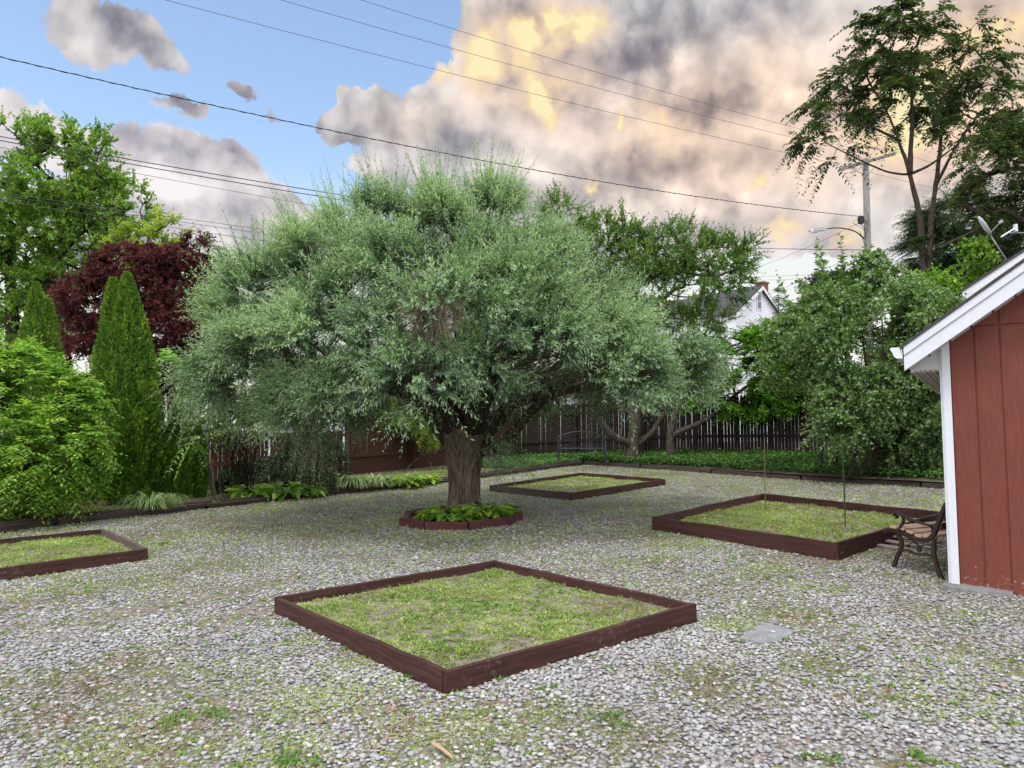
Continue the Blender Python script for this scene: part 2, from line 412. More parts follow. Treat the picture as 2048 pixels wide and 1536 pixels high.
def twigs(mb, pl, r0):
    m, K, _ = pl.shape
    tg = unit(np.gradient(pl, axis=1)); s1 = unit(np.cross(tg, np.array([.31, .22, .93]))); s2 = np.cross(tg, s1)
    rr = r0 * np.linspace(1, .35, K)[None, :, None, None]
    an = np.arange(3) / 3 * 2 * np.pi
    v = pl[:, :, None] + rr * (np.cos(an)[None, None, :, None] * s1[:, :, None] + np.sin(an)[None, None, :, None] * s2[:, :, None])
    q = np.array([[i*3+k, i*3+(k+1) % 3, (i+1)*3+(k+1) % 3, (i+1)*3+k] for i in range(K-1) for k in range(3)])
    mb.add(v.reshape(-1, 3), (q[None] + (np.arange(m) * K * 3)[:, None, None]).reshape(-1, 4))

def crown_pts(ells, n, rg, shell=.55, lump=1.0, thr=.40, zmin=None):
    """cluster centres and outward headings through a union of ellipsoids, with noise gaps"""
    ce = np.array([e[0] for e in ells], float); ra = np.array([e[1] for e in ells], float)
    w = np.array([(r[0]*r[1]*r[2])**.75 for r in ra]); w /= w.sum()
    out = []; dirs = []; tot = 0
    while tot < n:
        k = rg.choice(len(ells), n, p=w)
        u = unit(rg.normal(size=(n, 3))); r = shell + (1 - shell) * np.sqrt(rg.random(n))
        p = ce[k] + u * ra[k] * r[:, None]
        ok = np.ones(n, bool)
        for j in range(len(ells)):
            inside = (((p - ce[j]) / ra[j])**2).sum(1) < .5
            ok &= ~(inside & (k != j) & (rg.random(n) < .8))
        ok &= fbm(p * lump + 5.2, 2) > thr
        if zmin is not None: ok &= p[:, 2] > zmin
        out.append(p[ok]); dirs.append(unit(u / ra[k])[ok]); tot += ok.sum()
    return np.vstack(out)[:n], np.vstack(dirs)[:n]

def grow(skel, targets, rtip=.006, power=.5, sag=.06, rmax=None, mb=None, ns=5, rg=rng, bias=1.15):
    """joins every target to the nearest earlier node; skel: list of (point, parent index, min radius)"""
    pts = [np.asarray(s[0], float) for s in skel]; par = [s[1] for s in skel]; mn = [s[2] for s in skel]
    root = pts[0]
    order = np.argsort(np.linalg.norm(targets - np.asarray(pts[-1]), axis=1))
    for i in order:
        t = targets[i]; A = np.array(pts)
        dist = np.linalg.norm(A - t, axis=1)
        dr = np.linalg.norm(A - root, axis=1)
        cost = dist + .35 * np.maximum(0, dr - np.linalg.norm(t - root)) * bias
        j = int(np.argmin(cost)); a = pts[j]; dd = dist[j]
        if dd > .25:
            mid = (a + t) / 2 + rg.normal(size=3) * dd * .09 - UP * dd * sag
            pts.append(mid); par.append(j); mn.append(0); j = len(pts) - 1
        pts.append(t); par.append(j); mn.append(0)
    n = len(pts); cnt = np.ones(n)
    for i in range(n - 1, 0, -1): cnt[par[i]] += cnt[i]
    rad = np.maximum(rtip * cnt**power, np.array(mn))
    if rmax: rad = np.minimum(rad, np.maximum(rmax, np.array(mn)))
    for i in range(1, n):
        j = par[i]
        if mn[i] > 0: continue
        a, b = pts[j], pts[i]
        mb.tube(np.array([a, (a + b) / 2 + rg.normal(size=3) * np.linalg.norm(b - a) * .03, b]), [min(rad[j], rad[i] * 1.3), rad[i] * 1.1, rad[i]], ns if rad[i] > .02 else 4, cap=False)
    return np.array(pts), rad

def E(px, py, rx, ry, Y, rd=None):
    k = pxm(Y); return (P(px, py, Y), np.array([rx * k, (rd if rd else (rx + ry) / 2 * k), ry * k]))

def limb(mb, pxs, rads, ns=8, seg=6, tint=None):
    """smooth tube through [(px,py,Y)...] -> returns the 3D points"""
    p = np.array([P(*a) for a in pxs]); return limb3(mb, p, rads, ns, seg)
def limb3(mb, p, rads, ns=8, seg=6):
    p = np.asarray(p, float); n = len(p); q = []; r = []
    rads = np.interp(np.linspace(0, 1, n), np.linspace(0, 1, len(rads)), rads)
    e = np.vstack([2 * p[0] - p[1], p, 2 * p[-1] - p[-2]])
    for i in range(n - 1):
        p0, p1, p2, p3 = e[i:i+4]
        for k in range(seg):
            t = k / seg
            q.append(.5 * (2*p1 + (p2-p0)*t + (2*p0-5*p1+4*p2-p3)*t*t + (3*p1-p0-3*p2+p3)*t**3)); r.append(rads[i] * (1-t) + rads[i+1] * t)
    q.append(p[-1]); r.append(rads[-1])
    q, r = np.array(q), np.array(r)
    if ns > 6: r = r * (1 + .32 * (fbm(q * 3.1 + 4, 3) - .5)); q = q + (np.stack([fbm(q * 2.3 + k, 2) for k in (1, 7, 13)], -1) - .5) * np.minimum(r, .08)[:, None] * 1.2
    mb.tube(q, r, ns); return q, r

# ------------------------------------------------------------------ layout: beds, edging, fence lines
LP = np.array([G(*a) for a in [(-260, 1104), (-120, 1081), (0, 1064), (330, 1027), (640, 992), (880, 967), (1165, 930)]])
RP = np.array([G(*a) for a in [(1168, 929), (1420, 947), (1660, 964), (1895, 978), (2160, 996)]])
FL = np.array([(-12.8, 14.2, 0), (-11.5, 15.7, 0), (-10.0, 17.4, 0), (-7.9, 19.5, 0), (-4.9, 21.8, 0), (-2.4, 24.7, 0), (0.1, 27.6, 0)])
FL[:, 2] = gz(FL[:, 0], FL[:, 1]) + np.array([.0, .0, .0, .02, .02, .02, .03])
FR = np.array([(0.1, 27.6, 1.0), (4.84, 24.7, 1.24), (9.9, 21.75, 1.27), (11.9, 20.6, 1.27), (15.5, 18.5, 1.27)])
def along(pl, t):
    d = np.r_[0, np.cumsum(np.linalg.norm(np.diff(pl, axis=0), axis=1))]; d /= d[-1]
    return np.stack([np.interp(t, d, pl[:, k]) for k in range(3)], -1)
def bedpt(side, t, v):
    e, f = (LP, FL) if side == 'L' else (RP, FR)
    t = np.asarray(t, float); v = np.asarray(v, float)
    a = along(e, t) + UP * (.05 if side == 'L' else .13); b = along(f, t)
    return a + (b - a) * v[..., None]

def bedcorners(pxs, h): return [G(x, y, h) for x, y in pxs]
BEDS = {}
BEDS['near'] = (bedcorners([(893, 1343), (1394, 1207), (990, 1120), (549, 1194)], .145), .145)
BEDS['right'] = (bedcorners([(1675, 1086), (1888, 1024), (1523, 986), (1303, 1033)], .20), .20)
BEDS['far'] = (bedcorners([(1143, 985), (1331, 958), (1162, 945), (979, 970)], .15), .15)
a, b = G(296, 1096, .15), G(207, 1057, .15); w1 = unit(G(0, 1136, .15) - a); w2 = unit(G(0, 1077, .15) - b)
BEDS['left'] = ([a + w1 * 3.6, a, b, b + w2 * 3.4], .15)

def inpoly(x, y, poly):
    x = np.asarray(x); y = np.asarray(y); c = np.zeros(x.shape, bool); n = len(poly)
    for i in range(n):
        x1, y1 = poly[i][0], poly[i][1]; x2, y2 = poly[(i+1) % n][0], poly[(i+1) % n][1]
        c ^= ((y1 > y) != (y2 > y)) & (x < (x2 - x1) * (y - y1) / (y2 - y1 + 1e-12) + x1)
    return c
RINGC = (G(921, 1063) + G(921, 1024)) / 2; RINGR = 118 * pxm(RINGC[1])
TRUNK = G(926, 1030); TRUNK[1] = RINGC[1] + .1; TRUNK[0] = P(926, 1000, TRUNK[1])[0]; TRUNK[2] = gz(TRUNK[0], TRUNK[1])

# shed frame
SC0 = G(1909, 1178); SA = R(33); SU = np.array([math.cos(SA), -math.sin(SA), 0]); SW = np.array([-math.sin(SA), -math.cos(SA), 0])
SBACK = -SW
SHEDPOLY = [SC0, SC0 + SU * 4.4, SC0 + SU * 4.4 + SBACK * 4, SC0 + SBACK * 4]
YARD = [(-22, -3)] + [tuple(p[:2]) for p in LP] + [tuple(p[:2]) for p in RP] + [(22, -3)]

# ------------------------------------------------------------------ setting: ground
def build_ground():
    xs = np.unique(np.r_[np.linspace(-3000, -60, 8), np.linspace(-60, -20, 9), np.arange(-20, 24.1, .4), np.linspace(24, 60, 9), np.linspace(60, 3000, 8)])
    ys = np.unique(np.r_[np.linspace(-400, -10, 8), np.arange(-10, 40.1, .4), np.linspace(40, 120, 10), np.linspace(120, 4000, 10)])
    X, Y = np.meshgrid(xs, ys); Z = gz(X, Y)
    m = MB(); nx = len(xs); i, j = np.meshgrid(np.arange(nx - 1), np.arange(len(ys) - 1)); k = (j * nx + i).ravel()
    m.add(np.stack([X, Y, Z], -1).reshape(-1, 3), np.stack([k, k+1, k+nx+1, k+nx], 1))
    setp(m.build('ground', M['ground'], smooth=True), kind='structure')
build_ground()

def strip(side, name, mat):
    m = MB(); t = np.linspace(0, 1, 60); v = np.linspace(-.015, 1.12, 16)
    T, V = np.meshgrid(t, v); p = bedpt(side, T, V); p[..., 2] += (n2(p[..., 0], p[..., 1], 1.2, 8.) - .5) * .05 + .01
    p[..., 2] = np.maximum(p[..., 2], gz(p[..., 0], p[..., 1]) + .012)
    i, j = np.meshgrid(np.arange(59), np.arange(15)); k = (j * 60 + i).ravel()
    m.add(p.reshape(-1, 3), np.stack([k, k+1, k+61, k+60], 1)); setp(m.build(name, mat, smooth=True), kind='structure')
strip('L', 'border_ground', M['mulch']); strip('R', 'border_terrain', M['mulch'])

# distant hill
m = MB(); xs = np.linspace(-900, 1500, 90); prof = 60 + 40 * np.sin(xs / 260) + 25 * np.sin(xs / 97 + 1) + 10 * np.sin(xs / 31)
v = []; q = []
for i, x in enumerate(xs):
    for k, (dy, f) in enumerate([(-180, 0), (-90, .6), (0, 1), (200, .7), (420, 0)]): v.append((x, 900 + dy + 60 * math.sin(x / 300), 1 + prof[i] * f * .9))
    if i:
        for k in range(4): q.append([(i-1)*5+k, i*5+k, i*5+k+1, (i-1)*5+k+1])
m.add(v, q); setp(m.build('hill', M['hill'], smooth=True), kind='structure')

# ------------------------------------------------------------------ gravel (pebbles) and weeds
def near_poly(x, y, poly, mg):
    poly = [np.asarray(p)[:2] for p in poly]; c = np.mean(poly, 0)
    g = [c + (p - c) * (1 + mg / np.linalg.norm(p - c)) for p in poly]; return inpoly(x, y, g)
STREAK = [G(-60, 1262), G(120, 1250), G(300, 1215), G(440, 1190), G(560, 1165)]
def dirtmask(x, y):
    d = np.full(np.shape(x), 9.)
    for a, b in zip(STREAK[:-1], STREAK[1:]):
        ab = (b - a)[:2]; t = np.clip(((x - a[0]) * ab[0] + (y - a[1]) * ab[1]) / (ab @ ab), 0, 1)
        d = np.minimum(d, np.hypot(x - a[0] - ab[0] * t, y - a[1] - ab[1] * t))
    return np.clip(1.2 - d / .30, 0, 1) * (.55 + .9 * n2(x, y, 2.5, 31))
WPATCH = [(650, 1400, .55), (720, 1320, .35), (1560, 1225, .45), (1430, 1370, .5), (250, 1495, .5), (1480, 1250, .4), (580, 1505, .35), (900, 1470, .6), (300, 1160, .7), (150, 1180, .8), (430, 1130, .9), (960, 1480, .5), (1790, 1530, .12), (1270, 1490, .3), (1100, 1440, .4), (1530, 1140, .5), (1330, 1120, .5), (1850, 1240, .12), (600, 1285, .2), (640, 1060, 1.4), (420, 1060, 1.2), (1640, 1340, .3), (360, 1500, .3), (1180, 1440, .25), (1640, 1175, .35)]
WP = [(G(a, b), r) for a, b, r in WPATCH]
def weedmask(x, y):
    w = np.clip((n2(x, y, .85, 51, 4) - .5) * 3.2, 0, 1) * .8
    w = w + np.clip((y - 6.0) / 5, 0, 1) * .42 + .04
    for p, r in WP: w = np.maximum(w, np.clip(1.25 - np.hypot(x - p[0], y - p[1]) / r, 0, 1) * 1.0)
    return np.clip(w * (.35 + 1.3 * n2(x, y, 6, 71, 2)), 0, 1)
def blocked(x, y, mg=.0):
    b = ~inpoly(x, y, YARD)
    for k in BEDS: b |= near_poly(x, y, BEDS[k][0], mg)
    b |= np.hypot(x - RINGC[0], y - RINGC[1]) < RINGR - .05 + mg
    b |= inpoly(x, y, SHEDPOLY)
    return b
def scatter(y0, y1, sp, rg, margin=1.3):
    xs = np.arange(-y1 * .72 - margin, y1 * .72 + margin, sp); ys = np.arange(y0, y1, sp)
    X, Y = np.meshgrid(xs, ys); X = (X + rg.uniform(-.5, .5, X.shape) * sp).ravel(); Y = (Y + rg.uniform(-.5, .5, Y.shape) * sp).ravel()
    k = np.abs(X) < Y * .72 + margin; return X[k], Y[k]

def cube_sphere(nn):
    v = {}; q = []
    def idx(p):
        key = tuple(np.round(p, 5))
        if key not in v: v[key] = len(v)
        return v[key]
    g = np.linspace(-1, 1, nn + 1)
    for ax in range(3):
        for sg in (-1, 1):
            for i in range(nn):
                for j in range(nn):
                    c = []
                    for a, b in ((g[i], g[j]), (g[i+1], g[j]), (g[i+1], g[j+1]), (g[i], g[j+1])):
                        p = [0, 0, 0]; p[ax] = sg; p[(ax+1) % 3] = a; p[(ax+2) % 3] = b; c.append(idx(p))
                    q.append(c if sg > 0 else c[::-1])
    vv = unit(np.array(list(v.keys()))); return vv, np.array(q)
def pebbles():
    m = MB(); rg = np.random.default_rng(11)
    for (y0, y1, sp, rs, nn) in ((2.3, 6.2, .028, (.011, .021), 2), (6.2, 10, .035, (.012, .022), 2), (10, 15.5, .052, (.016, .027), 1), (15.5, 24.5, .085, (.02, .032), 1)):
        X, Y = scatter(y0, y1, sp, rg)
        k = ~blocked(X, Y, .02); X, Y = X[k], Y[k]
        wm = weedmask(X, Y); dm = dirtmask(X, Y)
        keep = rg.random(len(X)) < (1 - .6 * wm) * (1 - .95 * np.clip(dm, 0, 1)) * np.clip(1.25 - 1.1 * np.clip(n2(X, Y, 1.7, 19, 4) - .42, 0, 1) * 3, .35, 1)
        X, Y = X[keep], Y[keep]; n = len(X)
        bv, bq = cube_sphere(nn)
        a = rg.uniform(*rs, n) * np.where(rg.random(n) < .08, 1.45, 1) * (1.15 if nn == 1 else 1)
        S = np.stack([a, a * rg.uniform(.55, .92, n), a * rg.uniform(.30, .55, n)], 1)
        v = bv[None] * S[:, None] * (1 + (rg.random((n, len(bv), 1)) - .5) * .16)
        t = rg.normal(size=n) * .28; th = rg.uniform(0, 6.28, n)
        x, y, z = v[..., 0], v[..., 1], v[..., 2]
        y, z = y * np.cos(t)[:, None] - z * np.sin(t)[:, None], y * np.sin(t)[:, None] + z * np.cos(t)[:, None]
        x, y = x * np.cos(th)[:, None] - y * np.sin(th)[:, None], x * np.sin(th)[:, None] + y * np.cos(th)[:, None]
        Z = gz(X, Y) + rg.uniform(-.004, .012, n)
        v = np.stack([x + X[:, None], y + Y[:, None], z + Z[:, None]], -1)
        tint = np.clip(rg.normal(.49, .145, n) + (n2(X, Y, 1.4, 7, 3) - .5) * .35, 0, .8); tint = np.where(rg.random(n) < .07, rg.uniform(.83, 1, n), tint)
        m.add(v.reshape(-1, 3), (bq[None] + (np.arange(n) * len(bv))[:, None, None]).reshape(-1, 4), tint=np.repeat(tint, len(bq)))
    setp(m.build('gravel', M['pebble'], smooth=True), 'grey river gravel spread over the yard around the wooden beds', 'gravel', kind='stuff')
pebbles()

def tufts(mb, X, Y, Z, rg, k, Ln, W, tb, spread=1.0, up=.8):
    n = len(X); c = np.stack([X, Y, Z], -1)
    p = np.repeat(c, k, 0); p[:, :2] += rg.normal(size=(n*k, 2)) * Ln * .55
    d = rg.normal(size=(n*k, 3)) * spread; d[:, 2] = np.abs(d[:, 2]) * .6 + up * rg.random(n*k); d = unit(d)
    nr = UP + rg.normal(size=(n*k, 3)) * .4
    s = rg.uniform(.5, 1.25, n*k)
    leaves(mb, p, d, nr, Ln * s, W * s, np.clip(np.repeat(tb, k) + rg.normal(size=n*k) * .20, 0, 1), curl=.25)
def weeds():
    m = MB(); rg = np.random.default_rng(21)
    for (y0, y1, sp, k, Ln, W) in ((2.3, 6.5, .033, 7, .026, .007), (6.5, 11, .043, 6, .030, .009), (11, 24, .07, 6, .042, .013)):
        X, Y = scatter(y0, y1, sp, rg); kk = ~blocked(X, Y, .015); X, Y = X[kk], Y[kk]
        wm = weedmask(X, Y); kk = rg.random(len(X)) < wm * .75; X, Y = X[kk], Y[kk]
        tb = np.clip(.52 + (n2(X, Y, 1.1, 91, 3) - .5) * 1.6 + rg.normal(size=len(X)) * .1, 0, 1)
        tufts(m, X, Y, gz(X, Y) + .004, rg, k, Ln, W, tb)
    setp(m.build('weeds', L['weed']), 'thin yellow green weeds and dry grass growing through the gravel', 'weeds', kind='stuff')
    g = MB()
    X, Y = scatter(2.4, 9, .30, rg); X = X + rg.normal(size=len(X)) * .2; Y = Y + rg.normal(size=len(X)) * .2
    kk = ~blocked(X, Y, .03) & (n2(X, Y, .9, 14) > .50); X, Y = X[kk], Y[kk]
    tufts(g, X, Y, gz(X, Y) + .008, rg, 20, .028, .012, np.full(len(X), .55))
    for (a, b, s) in [(1840, 1520, 1.), (350, 1440, 1.), (440, 1430, .8), (1225, 1440, .8), (590, 1525, 1.4), (815, 1355, .7), (1655, 1530, .7), (330, 1090, .8)]:
        p = G(a, b); o = rg.normal(size=(int(11 * s), 2)) * .06
        tufts(g, p[0] + o[:, 0], p[1] + o[:, 1], gz(p[0] + o[:, 0], p[1] + o[:, 1]) + .01, rg, 13, .030, .014, np.full(len(o), .5) + rg.normal(size=len(o)) * .2)
    setp(g.build('leafy_weeds', L['greenweed']), 'small bright green leafy weed clumps dotted over the gravel', 'weeds', kind='stuff')
    # dead reddish litter
    d = MB(); X, Y = scatter(2.4, 7.5, .05, rg); wm = n2(X, Y, 1.0, 133, 3)
    bl = np.zeros(len(X))
    for (a, b, r) in [(330, 1480, .55), (130, 1440, .3), (780, 1450, .5), (1000, 1430, .4), (230, 1320, .25), (1620, 1240, .3), (1750, 1400, .25), (300, 1120, .3)]:
        p = G(a, b); bl = np.maximum(bl, np.clip(1.2 - np.hypot(X - p[0], Y - p[1]) / r, 0, 1))
    kk = (~blocked(X, Y, .02)) & (rg.random(len(X)) < np.maximum(bl * .5, np.clip(wm - .62, 0, 1) * .8)); X, Y = X[kk], Y[kk]
    tufts(d, X, Y, gz(X, Y) + .012, rg, 7, .03, .006, np.full(len(X), .5), 1.2, .25)
    setp(d.build('dry_litter', leafmat('dry_litter', [(0, (.07, .035, .02)), (.5, (.15, .085, .045)), (1, (.33, .25, .15))], .1, .9, .1)), 'reddish brown dry plant litter lying on the gravel', 'litter', kind='stuff')
weeds()

# ------------------------------------------------------------------ raised beds
def raised_bed(key, label, mats, soil_drop=.045, weed_sp=.05):
    cs, h = BEDS[key]; cs = [np.array(c) for c in cs]; t = .042
    c0 = np.mean(cs, 0); t0 = thing('raised_bed', label, 'raised bed', (c0[0], c0[1], gz(c0[0], c0[1])), 'wooden raised beds in the gravel')
    cen = np.mean(cs, 0)
    for i in range(4):
        a, b = cs[i], cs[(i+1) % 4]; d = unit(b - a); inn = unit(np.cross(UP, d)); inn = inn if (cen - a) @ inn > 0 else -inn
        if i % 2 == 0: a2, b2 = a, b
        else: a2, b2 = a + d * (t + .003), b - d * (t + .003)
        m = MB(); hh = h + .03; up = unit(np.cross(d, inn)); up = up if up[2] > 0 else -up
        off = inn * t / 2 - up * hh / 2 + up * random.uniform(-.004, .004)
        m.beam(a2 + off, b2 + off, inn, up, t, hh, 10, .003, .005)
        m.build('board', M[mats[i % len(mats)]], t0)
    # soil sheet
    m = MB(); n = 22; s = np.linspace(0.012, .988, n); U, V = np.meshgrid(s, s)
    p = (cs[0][None, None] * ((1-U)*(1-V))[..., None] + cs[1] * (U*(1-V))[..., None] + cs[2] * (U*V)[..., None] + cs[3] * ((1-U)*V)[..., None])
    zz = -h * .5 - soil_drop * .4 + (n2(p[..., 0], p[..., 1], 1.6, 44, 3) - .5) * .07
    p[..., 2] += zz
    i, j = np.meshgrid(np.arange(n-1), np.arange(n-1)); k = (j*n+i).ravel()
    m.add(p.reshape(-1, 3), np.stack([k, k+1, k+n+1, k+n], 1)); m.build('soil', M['soil'], t0, smooth=True)
    # weeds in the bed
    rg = np.random.default_rng(int(abs(cs[0][0] * 100)) + 3); w = MB()
    A = np.linalg.norm(cs[1] - cs[0]) * np.linalg.norm(cs[3] - cs[0]); N_ = int(A / weed_sp**2)
    u, v = rg.uniform(.02, .98, N_), rg.uniform(.02, .98, N_)
    q = cs[0] * ((1-u)*(1-v))[:, None] + cs[1] * (u*(1-v))[:, None] + cs[2] * (u*v)[:, None] + cs[3] * ((1-u)*v)[:, None]
    q[:, 2] += -h * .5 - soil_drop * .4 + (n2(q[:, 0], q[:, 1], 1.6, 44, 3) - .5) * .07 + .003
    den = np.clip((n2(q[:, 0], q[:, 1], 2.3, 61, 4) - .40) * 4.5, .36, .97)
    kk = rg.random(N_) < den; q = q[kk]; n = len(q)
    tb = np.clip(.62 + (n2(q[:, 0], q[:, 1], 2.2, 17, 3) - .5) * 1.3 - .35 * (den < .5) * rg.random(len(q)) if False else .62 + (n2(q[:, 0], q[:, 1], 2.2, 17, 3) - .5) * 1.1 - .30 * np.clip(.75 - den[kk], 0, 1) + rg.normal(size=n) * .12, .03, 1)
    big = .032 if weed_sp < .04 else .042
    tufts(w, q[:, 0], q[:, 1], q[:, 2], rg, 9, big, big * .3, tb)
    o = w.build('weed_cover', L['weed'], t0); o['kind'] = 'stuff'
    gw = MB(); kk = (n2(q[:, 0], q[:, 1], 2.0, 161, 3) > .54) & (rg.random(n) < .30); c_ = q[kk]
    if len(c_):
        tufts(gw, c_[:, 0], c_[:, 1], c_[:, 2] + .006, rg, 12, .026, .016, np.full(len(c_), .6), 1.2, .5)
        o = gw.build('clover', L['greenweed'], t0); o['kind'] = 'stuff'
    return t0
raised_bed('near', 'large square maroon raised bed closest to the camera, full of weeds', ['bedwood'], weed_sp=.034)
raised_bed('right', 'deep dark maroon raised bed with two thin stakes, beside the iron bench', ['bedwood'], .06, .045)
raised_bed('far', 'low raised bed with grey front board, behind the willow ring', ['bedwood', 'bedwood', 'bedwood', 'greywood'], weed_sp=.055)
raised_bed('left', 'maroon raised bed cut off by the left edge, in front of the shrub border', ['bedwood', 'greywood', 'bedwood', 'bedwood'], weed_sp=.045)

# garden stakes in the right bed
for (x, y0, y1, lean, lab, mt) in ((1531, 1026, 876, .012, 'thin brown garden stake near the far corner of the right raised bed', 'deadtwig'), (1691, 1060, 880, -.01, 'thin green garden stake nearer the bench end of the right raised bed', 'dark')):
    b = G(x, y0, .06); h = (y0 - y1) * pxm(b[1]); m = MB()
    m.tube(np.array([b - UP * .1, b + UP * h * .5 + np.array([lean * .3, 0, 0]), b + np.array([lean, 0, h])]), .007, 6)
    if mt == 'dark': m.tube(np.array([b - UP * .1, b + UP * h * .55 + np.array([.014, 0, 0])]), .004, 5)
    setp(m.build('garden_stake', L['dark'] if mt == 'dark' else M['deadtwig'], loc=b), lab, 'stake', 'stakes in the right raised bed')

# edging timbers
def edging(pl, label, double):
    t0 = thing('edging', label, 'edging', pl[len(pl)//2])
    d = np.r_[0, np.cumsum(np.linalg.norm(np.diff(pl, axis=0), axis=1))]; tot = d[-1]; n = max(2, int(tot / 2.45)); rg = np.random.default_rng(5)
    for i in range(n):
        s0, s1 = i / n, (i + 1) / n - .004
        a, b = along(pl, np.array([s0, s1])); a = a.copy(); b = b.copy(); a[2] = gz(a[0], a[1]); b[2] = gz(b[0], b[1])
        dd = unit(b - a); sd = unit(np.cross(dd, UP)); jz = rg.uniform(-.012, .018)
        if (np.mean(FL, 0) - a) @ sd < 0 and double: sd = -sd
        m = MB(); o = UP * (.05 + jz) + sd * rg.uniform(-.02, .02)
        m.beam(a + o, b + o, sd, unit(np.cross(sd, dd)) * (1 if np.cross(sd, dd)[2] > 0 else -1), .10, .13, 8, .004, .012)
        m.build('timber', M['timber'], t0)
        if i % 2 == 0 or double:
            m = MB(); back = unit(np.array([-dd[1], dd[0], 0])); o2 = UP * (.085 + jz) + back * .108
            sh = dd * .35
            m.beam(a + o2 + sh, b + o2 + sh * .6, unit(np.cross(dd, UP)), UP, .10, .13, 8, .004, .012); m.build('timber', M['timber'], t0)
edging(LP, 'long weathered timber edging along the left flower border', True)
edging(RP, 'dark timber edging along the back ground cover bed', False)

# tree ring
ring = thing('tree_ring', 'octagonal ring of maroon timber blocks around the willow trunk', 'tree ring', RINGC)
K = 9
for i in range(K):
    a0, a1 = (i + .1) / K * 2 * np.pi, (i + .93) / K * 2 * np.pi
    p = [RINGC + RINGR * np.array([math.cos(q), math.sin(q), 0]) * (1 - .045) for q in (a0, a1)]
    for q in p: q[2] = gz(q[0], q[1])
    d = unit(p[1] - p[0]); m = MB(); z = .05 + random.uniform(-.015, .012); tilt = unit(UP + np.cross(d, UP) * random.uniform(-.06, .06))
    m.beam(p[0] + UP * z - d * .06, p[1] + UP * z + d * .06, unit(np.cross(d, tilt)), tilt, .13, .16, 6, .004, .016)
    m.build('block', M['ringwood'] if i != 4 else M['greywood'], ring)
m = MB(); an = np.linspace(0, 2*np.pi, 24, endpoint=False); v = [RINGC + UP * .09]; 
for r in (.5, .97):
    for q in an: v.append(RINGC + (RINGR - .08) * r * np.array([math.cos(q), math.sin(q), 0]) + UP * (.06 + (1-r) * .05 + (SX*math.cos(q)+SY*math.sin(q)) * RINGR * r))
t = [[0, 1+k, 1+(k+1) % 24] for k in range(24)]; q = [[1+k, 25+k, 25+(k+1) % 24, 1+(k+1) % 24] for k in range(24)]
m.add(v, q, t); m.build('soil', M['mulch'], ring, smooth=True)

